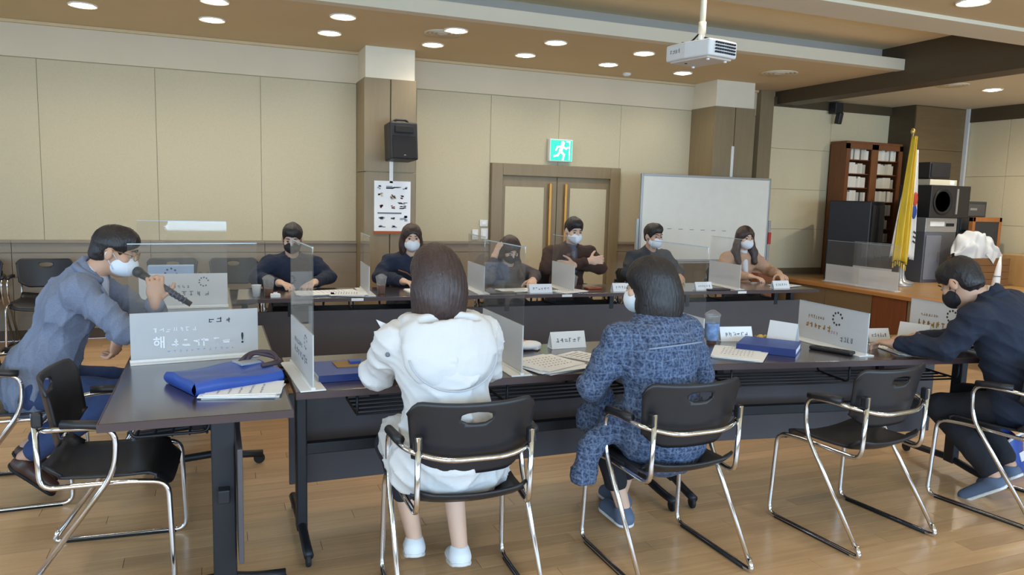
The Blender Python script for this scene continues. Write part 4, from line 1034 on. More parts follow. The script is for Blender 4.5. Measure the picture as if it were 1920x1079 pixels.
MB().sphere((0.035, -0.06, 0.92), (0.045, 0.012, 0.09), 14, 10).build('blue_emblem_half', mat('flag_blue', srgb(30, 64, 140), 0.6), f2, smooth=True)
for (x, z) in ((-0.155, 0.86), (-0.135, 0.92), (-0.17, 0.79), (0.06, 0.60), (0.06, 0.54), (0.06, 0.66)):
    MB().box((x, -0.075, z), (0.05, 0.006, 0.022), roty(0.5)).build('black_bar', M_inkd, f2)
# sound rack
rk = empty('sound_rack', (8.86, 7.30, sz)); tag(rk, 'grey equipment cabinet under the large woofer on the stage', 'cabinet')
MB().bb(-0.27, 0.30, -0.22, 0.25, 0.0, 0.66).build('cabinet_body', mat('grey_cabinet', srgb(96, 98, 106), 0.5), rk, bevel=0.006)
MB().bb(-0.25, 0.02, -0.235, -0.22, 0.04, 0.62).build('door', mat('grey_door', srgb(124, 126, 134), 0.5), rk, bevel=0.004)
MB().bb(-0.03, -0.01, -0.245, -0.235, 0.3, 0.4).build('handle', M_silver, rk)
am = empty('amplifier', (8.86, 7.28, sz + 0.661)); tag(am, 'silver amplifier between the grey cabinet and the large woofer', 'amplifier')
MB().bb(-0.27, 0.30, -0.2, 0.25, 0.0, 0.19).build('case', M_silver, am, bevel=0.005)
MB().bb(-0.2, 0.06, -0.208, -0.2, 0.08, 0.14).build('display', M_white, am); MB().bb(0.1, 0.24, -0.208, -0.2, 0.08, 0.12).build('slot', M_rubber, am)
wf = empty('woofer_cabinet', (8.93, 7.28, sz + 0.852)); tag(wf, 'large black woofer cabinet on top of the silver amplifier', 'speaker')
MB().bb(-0.34, 0.38, -0.24, 0.26, 0.0, 0.42).build('cabinet', M_blackp, wf, bevel=0.01)
MB().lathe([(0.17, 0), (0.165, 0.012), (0.15, 0.012), (0.06, -0.05), (0.05, -0.03), (0.001, -0.02)], (-0.12, -0.24, 0.21), 28, rotx(PI / 2)).build('cone', M_rubber, wf, smooth=True)
MB().tube([(-0.12 + 0.165 * math.cos(a * PI / 14), -0.245, 0.21 + 0.165 * math.sin(a * PI / 14)) for a in range(28)], 0.008, 8, True).build('cone_ring', M_silver if False else M_blackm, wf, smooth=True)
MB().bb(0.12, 0.15, -0.25, -0.24, 0.05, 0.38).build('side_strip', M_silver, wf)
mm = empty('monitor_speaker', (8.85, 7.28, sz + 1.36)); tag(mm, 'small black monitor speaker standing highest of the sound gear', 'speaker')
MB().bb(-0.19, 0.19, -0.13, 0.13, 0.0, 0.21).build('cabinet', M_blackp, mm, bevel=0.01); MB().bb(-0.17, 0.17, -0.14, -0.13, 0.02, 0.19).build('grille', mat('speaker_grille', srgb(26, 26, 30), 0.75), mm)
wbx = empty('white_carton', (8.88, 7.28, sz + 1.2725)); tag(wbx, 'flat cream carton under the small monitor speaker', 'box')
MB().bb(-0.22, 0.27, -0.15, 0.15, 0, 0.075).build('carton_body', mat('cream_card', srgb(208, 200, 176), 0.7), wbx, bevel=0.004); MB().bb(0.14, 0.22, -0.153, -0.15, 0.01, 0.065).build('carton_label', M_paper, wbx)
r2 = empty('equipment_rack', (9.60, 7.42, sz)); tag(r2, 'tall dark equipment rack beside the woofer cabinet', 'rack')
MB().bb(-0.24, 0.28, -0.2, 0.25, 0, 1.08).build('rack_body', mat('dark_grey_metal', srgb(70, 72, 76), 0.45, 0.3), r2, bevel=0.006)
for k in range(5): MB().bb(-0.2, 0.24, -0.212, -0.2, 0.12 + 0.19 * k, 0.28 + 0.19 * k).build('rack_unit', mat('rack_unit_grey', srgb(98, 98, 98), 0.4, 0.4), r2, bevel=0.004)
MB().bb(-0.05, 0.08, -0.216, -0.212, 0.96, 0.99).build('badge', M_silver, r2)
bt = empty('blue_pouch', (9.58, 7.38, sz + 1.0805)); tag(bt, 'blue pouch lying on top of the dark equipment rack', 'pouch')
MB().sphere((0, 0, 0.035), (0.14, 0.09, 0.035), 18, 8).build('pouch_body', mat('bright_blue_cloth', srgb(52, 98, 190), 0.6), bt, smooth=True); MB().bb(-0.1, 0.02, -0.09, -0.06, 0.02, 0.05).build('flap', M_white, bt, bevel=0.008)
wfm = empty('framed_board', (9.70, 7.05, sz)); tag(wfm, 'dark display board in an orange-brown frame behind the white cloth', 'display board')
MB().bb(-0.30, 0.22, -0.02, 0.02, 0.30, 0.84).build('dark_panel', mat('slate_panel', srgb(46, 50, 58), 0.3), wfm)
for a in ((-0.32, -0.27, 0.28, 0.87), (0.19, 0.24, 0.28, 0.87), (-0.32, 0.24, 0.81, 0.87), (-0.32, 0.24, 0.27, 0.31)):
    MB().bb(a[0], a[1], -0.03, 0.03, a[2], a[3]).build('board_frame', wood('orange_frame_wood', srgb(160, 98, 50), srgb(176, 112, 60), 0.45, 3, (8, 8, 1)), wfm, bevel=0.004)
for x in (-0.28, 0.2): MB().bb(x - 0.02, x + 0.02, -0.12, 0.12, 0.0, 0.28).build('stand_leg', M_bookwood, wfm)
bxb = empty('wooden_crate', (9.15, 6.72, sz)); tag(bxb, 'brown wooden crate on the stage under the white cloth', 'crate')
M_crate = wood('crate_wood', srgb(112, 78, 46), srgb(130, 92, 56), 0.6, 3, (1, 1, 10))
for k in range(4): MB().bb(-0.37, 0.37, -0.16, 0.16, 0.003 + 0.09 * k, 0.09 + 0.09 * k).build('slat', M_crate, bxb, bevel=0.004)
# crumpled white cloth over the crate
cl = empty('white_cloth', (9.10, 6.72, sz + 0.361)); tag(cl, 'crumpled white cloth heaped on the brown crate on the stage', 'cloth')
_cx = [-0.42, -0.37, -0.32, -0.26, -0.16, -0.05, 0.06, 0.16, 0.26, 0.36, 0.42]
_ct = [0.055, 0.085, 0.20, 0.27, 0.315, 0.325, 0.275, 0.22, 0.15, 0.085, 0.05]
_cd = [0.03, 0.07, 0.12, 0.145, 0.15, 0.15, 0.15, 0.14, 0.12, 0.08, 0.03]
def clf(u, v):
    x = -0.42 + 0.84 * u; t = np.interp(x, _cx, _ct); dp = np.interp(x, _cx, _cd); a = PI * v
    wr_ = 1 + 0.07 * math.sin(23 * x + 4 * a) + 0.06 * math.sin(41 * x - 3 * a) + 0.05 * math.sin(9 * a + 11 * x)
    sy = math.copysign(abs(math.cos(a)) ** 0.6, math.cos(a)); sz_ = math.sin(a) ** 0.75
    return (x + 0.012 * math.sin(7 * a), -dp * sy * wr_, max(0.002, t * sz_ * wr_))
_clo = MB().grid(clf, 60, 30)
_clo.add([(-0.05, -0.165, 0.05), (0.04, -0.17, -0.02), (0.09, -0.172, -0.07), (0.13, -0.168, -0.01), (0.17, -0.16, 0.05), (0.06, -0.155, 0.10)], [(0, 1, 2, 3, 4, 5)])
_clo.build('cloth_body', mat('white_cotton', srgb(206, 210, 214), 0.85, var=0.02), cl, smooth=True)
wcab = empty('oak_cabinet', (9.93, 6.62, sz)); tag(wcab, 'light oak low cabinet by the stage side wall', 'cabinet')
MB().bb(-0.28, 0.28, -0.2, 0.2, 0.0, 0.40).build('body', M_oakstage, wcab, bevel=0.005)
for a, b in ((-0.26, -0.01), (0.01, 0.26)): MB().bb(a, b, -0.212, -0.2, 0.03, 0.37).build('door', M_oakstage, wcab, bevel=0.004)
wr = empty('paper_roll', (8.77, 6.20, sz)); tag(wr, 'white furled paper standing upright on the stage behind the navy shoulder', 'paper roll')
MB().lathe([(0.05, 0), (0.04, 0.15), (0.028, 0.3), (0.008, 0.42)], (0, 0, 0), 14, roty(0.12)).build('paper_cone', M_paper, wr, smooth=True)
MB().tube([(0.025 + 0.041 * math.cos(a * PI / 8), 0.041 * math.sin(a * PI / 8), 0.18) for a in range(16)], 0.006, 6, True).build('tie_band', M_ink, wr, smooth=True)

# ================================================================== PEOPLE
class Field:
    """A signed distance field on a regular grid, meshed with surface nets."""
    def __init__(s, lo, hi, h):
        s.lo = np.array(lo, float); s.h = h
        s.n = np.ceil((np.array(hi) - s.lo) / h).astype(int) + 1
        s.d = np.full(tuple(s.n), 0.2, np.float32)
    def _blk(s, lo, hi):
        a = np.clip(np.floor((np.array(lo) - s.lo) / s.h).astype(int), 0, s.n - 1)
        b = np.clip(np.ceil((np.array(hi) - s.lo) / s.h).astype(int) + 1, 1, s.n)
        sl = tuple(slice(i, j) for i, j in zip(a, b))
        ax = [s.lo[k] + s.h * np.arange(a[k], b[k]) for k in range(3)]
        P = np.stack(np.meshgrid(*ax, indexing='ij'), -1)
        return sl, P
    def _put(s, sl, e, k):
        d = s.d[sl]
        if k > 0:
            t = np.clip(0.5 + 0.5 * (d - e) / k, 0, 1)
            s.d[sl] = d * (1 - t) + e * t - k * t * (1 - t)
        else: s.d[sl] = np.minimum(d, e)
    def cone(s, a, b, ra, rb, k=0.02, flat=None):
        a, b = np.array(a, float), np.array(b, float); m = max(ra, rb) + k + 3 * s.h
        sl, P = s._blk(np.minimum(a, b) - m, np.maximum(a, b) + m)
        if 0 in P.shape: return s
        ab = b - a; L = ab @ ab + 1e-12
        t = np.clip(((P - a) @ ab) / L, 0, 1)
        e = np.linalg.norm(P - a - t[..., None] * ab, axis=-1) - (ra + (rb - ra) * t)
        s._put(sl, e, k); return s
    def chain(s, pts, rad, k=0.02):
        for i in range(len(pts) - 1): s.cone(pts[i], pts[i + 1], rad[i], rad[i + 1], k)
        return s
    def _ell(s, c, r, A, m):
        c = np.array(c, float); r = np.array(r, float); mr = r.max() + m
        sl, P = s._blk(c - mr, c + mr)
        if 0 in P.shape: return None
        q = P - c
        if A is not None: q = q @ np.asarray(A)
        k0 = np.linalg.norm(q / r, axis=-1); k1 = np.linalg.norm(q / (r * r), axis=-1) + 1e-9
        return sl, k0 * (k0 - 1) / k1
    def ell(s, c, r, A=None, k=0.02):
        z = s._ell(c, r, A, k + 3 * s.h)
        if z: s._put(z[0], z[1], k)
        return s
    def cut(s, c, r, A=None, k=0.006):
        z = s._ell(c, r, A, 0.08)
        if z:
            sl, e = z; d = s.d[sl]; e = -e
            t = np.clip(0.5 - 0.5 * (d - e) / k, 0, 1)
            s.d[sl] = d * (1 - t) + e * t + k * t * (1 - t)
        return s
    def plane(s, p, nrm):                       # keep the side the normal points away from
        sl, P = s._blk(s.lo, s.lo + s.n * s.h)
        nrm = np.array(nrm, float); nrm /= np.linalg.norm(nrm)
        s.d[sl] = np.maximum(s.d[sl], (P - np.array(p, float)) @ nrm); return s
    def wrinkle(s, fn):
        sl, P = s._blk(s.lo, s.lo + s.n * s.h)
        near = np.abs(s.d) < 0.05
        s.d[near] += fn(P[near]).astype(np.float32); return s
    def mesh(s, name):
        d = s.d; nx, ny, nz = d.shape
        ins = d < 0
        c = [ins[i:nx - 1 + i, j:ny - 1 + j, k:nz - 1 + k] for i in (0, 1) for j in (0, 1) for k in (0, 1)]
        cnt = sum(x.astype(np.int8) for x in c)
        act = (cnt > 0) & (cnt < 8)
        ii = np.argwhere(act)
        idx = np.full(act.shape, -1, np.int64); idx[act] = np.arange(len(ii))
        acc = np.zeros((len(ii), 3)); num = np.zeros(len(ii))
        for ax in range(3):
            o = [a for a in range(3) if a != ax]
            for b0 in (0, 1):
                for b1 in (0, 1):
                    st = np.zeros(3, int); st[o[0]] = b0; st[o[1]] = b1
                    en = st.copy(); en[ax] = 1
                    A = ii + st; B = ii + en
                    da = d[A[:, 0], A[:, 1], A[:, 2]]; db = d[B[:, 0], B[:, 1], B[:, 2]]
                    cr = (da < 0) != (db < 0)
                    t = np.where(cr, da / (da - db + 1e-12), 0)
                    acc += np.where(cr[:, None], st + t[:, None] * (en - st), 0); num += cr
        V = (ii + acc / np.maximum(num, 1)[:, None]) * s.h + s.lo
        Fs = []
        for ax in range(3):
            o = [a for a in range(3) if a != ax]
            sh = np.array(d.shape); sh[ax] -= 1
            s0 = [slice(0, None)] * 3; s1 = [slice(0, None)] * 3
            s0[ax] = slice(0, -1); s1[ax] = slice(1, None)
            cr = ins[tuple(s0)] != ins[tuple(s1)]
            E = np.argwhere(cr)
            E = E[(E[:, o[0]] > 0) & (E[:, o[1]] > 0) & (E[:, o[0]] < d.shape[o[0]] - 1) & (E[:, o[1]] < d.shape[o[1]] - 1)]
            flip = ins[E[:, 0], E[:, 1], E[:, 2]]
            q = []
            for b0, b1 in ((1, 1), (0, 1), (0, 0), (1, 0)):
                e = E.copy(); e[:, o[0]] -= b0; e[:, o[1]] -= b1; q.append(idx[e[:, 0], e[:, 1], e[:, 2]])
            q = np.stack(q, 1)
            if ax == 1: flip = ~flip
            q[~flip] = q[~flip][:, ::-1]
            Fs.append(q)
        F = np.concatenate(Fs); F = F[(F >= 0).all(1)]
        me = bpy.data.meshes.new(name); me.from_pydata(V.tolist(), [], F.tolist()); me.update()
        me.polygons.foreach_set('use_smooth', [True] * len(me.polygons))
        return me
def link_mesh(name, me, material, parent=None):
    o = bpy.data.objects.new(name, me); COL.objects.link(o); me.materials.append(material)
    if parent is not None: o.parent = parent
    return o
def unit(v): v = np.array(v, float); return v / np.linalg.norm(v)
def folds(seed, amp):
    r = np.random.RandomState(seed); K = r.normal(size=(5, 3)); K = K / np.linalg.norm(K, axis=1)[:, None] * np.array([34, 50, 72, 100, 140])[:, None]
    ph = r.uniform(0, 6.28, 5); am = amp * np.array([1.0, .8, .7, .45, .25])
    def fn(P):
        w = P + 0.03 * np.sin(P[:, [1, 2, 0]] * 15 + ph[:3])
        return sum(a * (np.sqrt(np.abs(np.sin(0.5 * (w @ k) + p))) * 1.6 - 1.1) for a, k, p in zip(am, K, ph))
    return fn

def add_hand(F, wrist, fdir, palm, right, curl=0.6, spread=0.1, k=0.006, s=1.0):
    w = np.array(wrist, float); f = unit(fdir); n = np.array(palm, float); n = unit(n - f * (n @ f))
    t = np.cross(f, n) * (1 if right else -1)          # towards the thumb
    A = np.stack([t, n, f], 1)
    F.ell(w + f * 0.048 * s, (0.040 * s, 0.016 * s, 0.052 * s), A, 0.012)
    F.cone(w - f * 0.02, w + f * 0.02, 0.026 * s, 0.028 * s, 0.012)
    for off, ln, rr in ((0.030, 0.072, .0092), (0.010, 0.080, .0095), (-0.011, 0.074, .0090), (-0.030, 0.058, .0080)):
        p = w + f * 0.085 * s + t * off * s; d = unit(f + t * off * spread * 20); ang = 0.0
        for j, part in enumerate((0.45, 0.31, 0.24)):
            ang = curl * (0.5 + 0.5 * j) if j else curl * 0.55
            d = unit(d * math.cos(ang) + n * math.sin(ang)) if j == 0 else unit(d * math.cos(curl) + (np.cross(np.cross(d, n), d)) * math.sin(curl))
            q = p + d * ln * part * s
            F.cone(p, q, rr * s, rr * 0.93 * s, k); p = q
    p = w + f * 0.022 * s + t * 0.030 * s; d = unit(f * 0.55 + t * 0.75 + n * 0.35)
    for ln, rr in ((0.036, 0.0115), (0.030, 0.0100), (0.024, 0.0088)):
        q = p + d * ln * s; F.cone(p, q, rr * s, rr * 0.93 * s, 0.008); p = q; d = unit(d + f * 0.35 * 1 + n * 0.3)

def person(label, origin, rz, neck, head, yaw, pitch, arms, sw=0.185, h=0.0065, hair='short', hairmat=None, skin=None, mask=None, jacket=None, jacket_name='jacket', bulk=0.018, fold=0.006,
           trousers=None, shoe=None, shirt=None, knees=None, ankles=None, roll=0.0, hem=None, extra=None, hs=1.0, toe=None, hem_z=0.45, glasses=False, tend=0.12, collar=None, curl=(0.5, 0.5), seed=1, handdir=(None, None), palm=(None, None), build=1.0):
    """All joints are given in world coordinates; the mesh is stored in the person's own frame (x right, y forward)."""
    O = np.array([origin[0], origin[1], 0.0]); R = rotz(rz)
    Lc = lambda p: (np.array(p, float) - O) @ R
    Dv = lambda v: np.array(v, float) @ R
    hip = np.array([0, 0, 0.535]); nk = Lc(neck); hd = Lc(head)
    d = unit(nk - hip); right = unit(np.array([1.0, 0, 0]) - d * d[0]); fwd = np.cross(d, right); A = np.stack([right, fwd, d], 1)
    S = {1: nk - d * 0.055 + right * sw, -1: nk - d * 0.055 - right * sw}
    knees = knees or {1: (0.11, 0.40, 0.50), -1: (-0.11, 0.40, 0.50)}
    ankles = ankles or {1: (0.10, 0.36, 0.09), -1: (-0.10, 0.36, 0.09)}
    arm = {}
    for s_, (el, wr) in zip((-1, 1), arms): arm[s_] = (Lc(el), Lc(wr))
    allp = [hip, nk, hd] + [np.array(x) for x in list(knees.values()) + list(ankles.values())] + [p for a in arm.values() for p in a]
    lo = np.min(allp, 0) - 0.30; hi = np.max(allp, 0) + 0.30; lo[2] = -0.03
    L_ = np.linalg.norm(nk - hip)
    waist = hip + d * L_ * 0.34 - fwd * 0.015; chest = hip + d * L_ * 0.70 - fwd * 0.022
    # head frame
    RH = rotz(yaw) @ rotx(-pitch) @ roty(roll)
    def H(p): return hd + RH @ (np.array(p, float) * hs)
    HA = RH
    B = Field(lo, hi, h)
    def torso(F, g, k):
        F.ell(hip + np.array([0, -0.005, 0.0]), (0.170 * build + g, 0.125 * build + g, 0.105 + g), A, k)
        F.ell(waist, (0.140 * build + g, 0.102 * build + g, 0.15 + g), A, k)
        F.ell(chest, (0.160 * build + g, 0.108 * build + g, 0.155 + g), A, k)
        for s_ in (1, -1):
            F.cone(nk - d * 0.045, S[s_], 0.052 + g, 0.054 + g * 0.8, k)
    torso(B, -0.004, 0.03)
    for s_ in (1, -1):
        e, w = arm[s_]
        B.chain([S[s_], e, w], [0.050, 0.041, 0.027], 0.015)
        fd = Dv(handdir[0 if s_ < 0 else 1]) if handdir[0 if s_ < 0 else 1] is not None else unit(w - e)
        pn = Dv(palm[0 if s_ < 0 else 1]) if palm[0 if s_ < 0 else 1] is not None else np.array([0, 0, -1.0])
        add_hand(B, w, fd, pn, s_ > 0, curl[0 if s_ < 0 else 1], s=1.08)
        hj = hip + right * s_ * 0.09
        B.chain([hj, knees[s_], ankles[s_]], [0.085, 0.056, 0.033], 0.02)
        td0 = unit(toe[s_]) if toe else np.array([0, 1.0, 0]); B.cone(np.array(ankles[s_]) + [0, 0, -0.035], np.array(ankles[s_]) + [0, 0, -0.052] + td0 * 0.10, 0.032, 0.024, 0.01)
    B.chain([nk - d * 0.04, nk + (hd - nk) * 0.35, H((0, -0.012, -0.03))], [0.060, 0.050, 0.050], 0.02)
    B.ell(H((0, -0.012, 0.028)), np.array((.074, .093, .085)) * hs, HA, 0.01)
    B.ell(H((0, 0.018, -0.035)), np.array((.061, .072, .080)) * hs, HA, 0.02)
    B.ell(H((0, 0.050, -0.088)), np.array((.034, .034, .030)) * hs, HA, 0.02)
    for s_ in (1, -1):
        B.ell(H((s_ * 0.042, 0.062, -0.022)), np.array((.022, .020, .022)) * hs, HA, 0.02)
        B.ell(H((s_ * 0.076, -0.008, -0.012)), np.array((.010, .020, .032)) * hs, HA @ rotz(s_ * -0.35), 0.006)
        B.cut(H((s_ * 0.031, 0.100, 0.008)), np.array((.019, .016, .012)) * hs, HA, 0.01)
    B.cone(H((0, 0.088, 0.012)), H((0, 0.104, -0.026)), 0.009 * hs, 0.014 * hs, 0.012)
    B.ell(H((0, 0.088, -0.058)), np.array((.024, .010, .010)) * hs, HA, 0.008)
    body = link_mesh('person', B.mesh('person'), skin or M_skin)
    body.location = O.tolist(); body.rotation_euler = (0, 0, rz)
    tag(body, label, 'person')
    # eyes, brows
    for s_ in (1, -1):
        e = MB().sphere(H((s_ * 0.031, 0.0755, 0.006)), 0.0125 * hs, 12, 8).build('eye', M_eye, body, smooth=True)
        MB().sphere(H((s_ * 0.031, 0.0845, 0.005)), np.array((.0095, .0055, .0065)) * hs, 10, 6, HA).build('iris', M_iris, e, smooth=True)
        MB().tube([H((s_ * 0.014, 0.094, 0.027)), H((s_ * 0.032, 0.092, 0.033)), H((s_ * 0.05, 0.08, 0.027))], [0.003, 0.0038, 0.002], 8).build('eyebrow', hairmat or M_hair, body, smooth=True)
    # hair
    hp = [H((0, 0, 0))]; ext = 0.19 if hair in ('short', 'crop') else (0.30 if hair == 'bob' else 0.44)
    HF = Field(hd - ext, hd + 0.19, h * 0.9)
    if hair in ('short', 'crop'):
        HF.ell(H((0, -0.014, 0.036)), np.array((.083, .104, .094)) * hs, HA, 0.01)
        HF.ell(H((0, 0.025, 0.072)), np.array((.070, .072, .056)) * hs, HA, 0.02)
        HF.ell(H((0, -0.055, -0.02)), np.array((.066, .055, .062)) * hs, HA, 0.02)
        HF.cut(H((0, 0.135, -0.028)), np.array((.105, .115, .082)) * hs, HA, 0.008)
        for s_ in (1, -1): HF.cut(H((s_ * 0.085, 0.004, -0.035)), np.array((.034, .046, .046)) * hs, HA, 0.008)
        HF.plane(H((0, 0, -0.085)), -HA[:, 2] * 1.0 - HA[:, 1] * 0.25)
    elif hair == 'bob':
        HF.ell(H((0, -0.014, 0.034)), np.array((.090, .108, .096)) * hs, HA, 0.01)
        HF.ell(H((0, -0.034, -0.08)), np.array((.110, .088, .17)) * hs, None, 0.03)
        HF.cut(H((0, 0.125, -0.05)), np.array((.074, .118, .108)) * hs, HA, 0.01)
        HF.cut(H((0, 0.10, -0.15)), np.array((.085, .110, .11)) * hs, HA, 0.01)
        HF.plane(hd + np.array([0, 0, -0.20]), (0, 0.15, -1))
    elif hair == 'long':
        HF.ell(H((0, -0.014, 0.034)), np.array((.088, .106, .096)) * hs, HA, 0.01)
        for s_ in (1, -1):
            HF.chain([H((s_ * 0.055, -0.01, 0.03)), H((s_ * 0.082, 0.0, -0.08)), hd + RH @ np.array((s_ * 0.105, 0.02, -0.15)) , hd + np.array([s_ * 0.10, 0.05, -0.25])], [0.045, 0.038, 0.042, 0.030], 0.03)
        HF.ell(H((0, -0.05, -0.09)), np.array((.095, .05, .15)) * hs, None, 0.03)
        HF.cut(H((0, 0.125, -0.045)), np.array((.058, .100, .105)) * hs, HA, 0.01)
    cc = hd.copy()
    def strands(P):
        q = (P - cc) @ RH; a = np.arctan2(q[:, 0], -q[:, 1])
        return 0.0011 * np.sin(43 * a + 3 * np.sin(q[:, 2] * 18)) + 0.0010 * np.sin(71 * a + 4 * np.sin(q[:, 2] * 11 + 1)) + 0.0012 * np.sin(q[:, 2] * 40 + 5 * a)
    HF.wrinkle(strands)
    if hair in ('short', 'crop'): HF.wrinkle(folds(seed + 9, 0.0035))
    link_mesh('hair', HF.mesh('hair'), hairmat or M_hair, body)
    # mask
    if mask is not None:
        MF = Field(hd - 0.17, hd + 0.17, h * 0.7)
        MF.ell(H((0, 0.046, -0.052)), np.array((.068, .070, .060)) * hs, HA, 0.01)
        MF.ell(H((0, 0.086, -0.050)), np.array((.030, .034, .045)) * hs, HA, 0.025)
        MF.plane(H((0, 0.012, 0)), -HA[:, 1] + HA[:, 2] * 0.2)
        MF.plane(H((0, 0.09, -0.008)), HA[:, 2] + HA[:, 1] * 0.15)
        mo = link_mesh('face_mask', MF.mesh('face_mask'), mask, body)
        for s_ in (1, -1):
            MB().tube(fillet([H((s_ * 0.064, 0.03, -0.025)), H((s_ * 0.079, -0.006, 0.012)), H((s_ * 0.081, -0.026, -0.012)), H((s_ * 0.062, 0.03, -0.078))], 0.02), 0.0022, 6).build('ear_loop', mask, mo, smooth=True)
    if glasses:
        g = empty('eyeglasses'); g.parent = body
        for s_ in (1, -1):
            MB().tube([H((s_ * (0.032 + 0.023 * math.cos(a * PI / 10)), 0.106 - 0.006 * math.cos(a * PI / 10), 0.004 + 0.018 * math.sin(a * PI / 10))) for a in range(20)], 0.002, 6, True).build('rim', M_inkbrown, g, smooth=True)
            MB().tube([H((s_ * 0.056, 0.098, 0.01)), H((s_ * 0.08, 0.0, 0.012)), H((s_ * 0.079, -0.03, -0.005))], 0.0022, 6).build('temple', M_inkbrown, g, smooth=True)
        MB().tube([H((-0.01, 0.108, 0.008)), H((0.01, 0.108, 0.008))], 0.002, 6).build('bridge', M_inkbrown, g)
    # jacket
    J = Field(lo, hi, h * 1.15)
    torso(J, bulk, 0.045)
    for s_ in (1, -1):
        e, w = arm[s_]; w2 = w + (e - w) * 0.10
        J.chain([S[s_], S[s_] + (e - S[s_]) * 0.5, e, e + (w2 - e) * 0.6, w2], [0.060 + bulk * 0.5, 0.056 + bulk * 0.4, 0.048 + bulk * 0.35, 0.043 + bulk * 0.3, 0.037 + bulk * 0.3], 0.03)
    if hem:
        for a, b, r0, r1 in hem: J.cone(Lc(a), Lc(b), r0, r1, 0.05)
    J.cone(nk - d * 0.05, nk + d * 0.012, 0.078 + bulk * 0.3, 0.070 + bulk * 0.3, 0.025)
    if fold: J.wrinkle(folds(seed, fold))
    J.cut(nk + d * 0.06 + fwd * 0.02, (0.058, 0.062, 0.075), A, 0.01)
    J.plane((0, 0, hem_z), (0, 0, -1))
    jo = link_mesh(jacket_name, J.mesh(jacket_name), jacket, body)
    if collar:
        cp = [nk + d * (0.012 + 0.012 * math.cos(a)) + (right * math.sin(a) * 0.078 - fwd * math.cos(a) * 0.075) for a in np.linspace(-2.4, 2.4, 25)]
        MB().tube(cp, 0.017, 10).build('collar', collar if collar is not True else jacket, jo, smooth=True)
    if shirt is not None:
        SF = Field(nk - 0.30, nk + 0.14, h)
        SF.cone(nk - d * 0.02 + fwd * 0.04, nk - d * 0.20 + fwd * (0.108 + bulk), 0.052, 0.024, 0.02)
        SF.cone(nk - d * 0.03, nk + d * 0.025 + fwd * 0.008, 0.066, 0.058, 0.015)
        link_mesh('shirt', SF.mesh('shirt'), shirt, body)
    # trousers and shoes
    T = Field(lo, hi, h * 1.25)
    T.ell(hip + np.array([0, 0, -0.01]), (0.178 * build, 0.135 * build, 0.095), None, 0.03)
    for s_ in (1, -1):
        hj = hip + right * s_ * 0.092; kk = np.array(knees[s_]); an = np.array(ankles[s_]); a2 = an + (kk - an) * tend
        T.chain([hj, kk, a2], [0.098, 0.072, 0.056], 0.03)
    T.wrinkle(folds(seed + 5, 0.0025))
    T.plane((0, 0, 0.03), (0, 0, -1))
    link_mesh('trousers', T.mesh('trousers'), trousers or mat('dark_trousers', srgb(38, 40, 48), 0.85), body)
    for s_ in (1, -1):
        an = np.array(ankles[s_]); td = unit(toe[s_]) if toe else np.array([0, 1.0, 0])
        base = min(an[2] - 0.085, 0.2) if toe is None else an[2] - 0.085
        SFi = Field(an - 0.26, an + 0.26, h)
        hl = an - np.array([0, 0, 0.05]) - td * 0.02; tp = hl + td * 0.165 + np.array([0, 0, -0.008])
        SFi.cone(hl, tp, 0.042, 0.036, 0.02); SFi.cone(hl, an - [0, 0, 0.022], 0.042, 0.040, 0.015)
        SFi.cut(an + td * 0.012 + np.array([0, 0, 0.03]), (0.034, 0.046, 0.05), None, 0.006)
        up = unit(np.cross(np.cross(td, [0, 0, 1.0]), td))
        SFi.plane(hl - up * 0.033, -up)
        sh_ = link_mesh('shoe', SFi.mesh('shoe'), shoe or M_blackp, body)
        SO = Field(an - 0.26, an + 0.26, h)
        SO.cone(hl - up * 0.02, tp - up * 0.016, 0.045, 0.039, 0.01); SO.plane(hl - up * 0.034, -up); SO.plane(hl - up * 0.018, up)
        link_mesh('sole', SO.mesh('sole'), M_white if shoe is not None and shoe.name != 'brown_leather' else M_rubber, sh_)
    if extra: extra(body, locals())
    return body

M_white_parka = mat('white_parka_nylon', srgb(208, 208, 208), 0.7, var=0.015, scale=10, bump=0.25, bscale=22)
M_navy = mat('navy_wool', srgb(30, 38, 56), 0.9, var=0.06, scale=60)
M_navy2 = mat('navy_knit', srgb(34, 42, 62), 0.9, var=0.08, scale=60)
M_brownj = mat('brown_corduroy', srgb(66, 46, 38), 0.9, var=0.08, scale=60)
M_greyj = mat('charcoal_wool', srgb(52, 54, 60), 0.9, var=0.06, scale=60)
M_blazer = mat('grey_blue_tweed_blazer', srgb(116, 126, 148), 0.95, var=0.10, scale=160, bump=0.3, bscale=30)
M_beige = mat('beige_coat_wool', srgb(190, 154, 128), 0.9, var=0.05, scale=60)
M_taupe = mat('taupe_knit', srgb(88, 80, 82), 0.9, var=0.10, scale=60)
M_tweed = tweed('blue_tweed', srgb(38, 50, 78), srgb(94, 112, 142), srgb(138, 152, 178))
M_jeans = mat('blue_jeans', srgb(48, 66, 108), 0.9, var=0.1, scale=40)
M_sneak = mat('white_canvas', srgb(230, 234, 238), 0.7)
M_sneakg = mat('blue_grey_canvas', srgb(92, 106, 130), 0.8)
M_brownshoe = mat('brown_leather', srgb(66, 44, 38), 0.4)

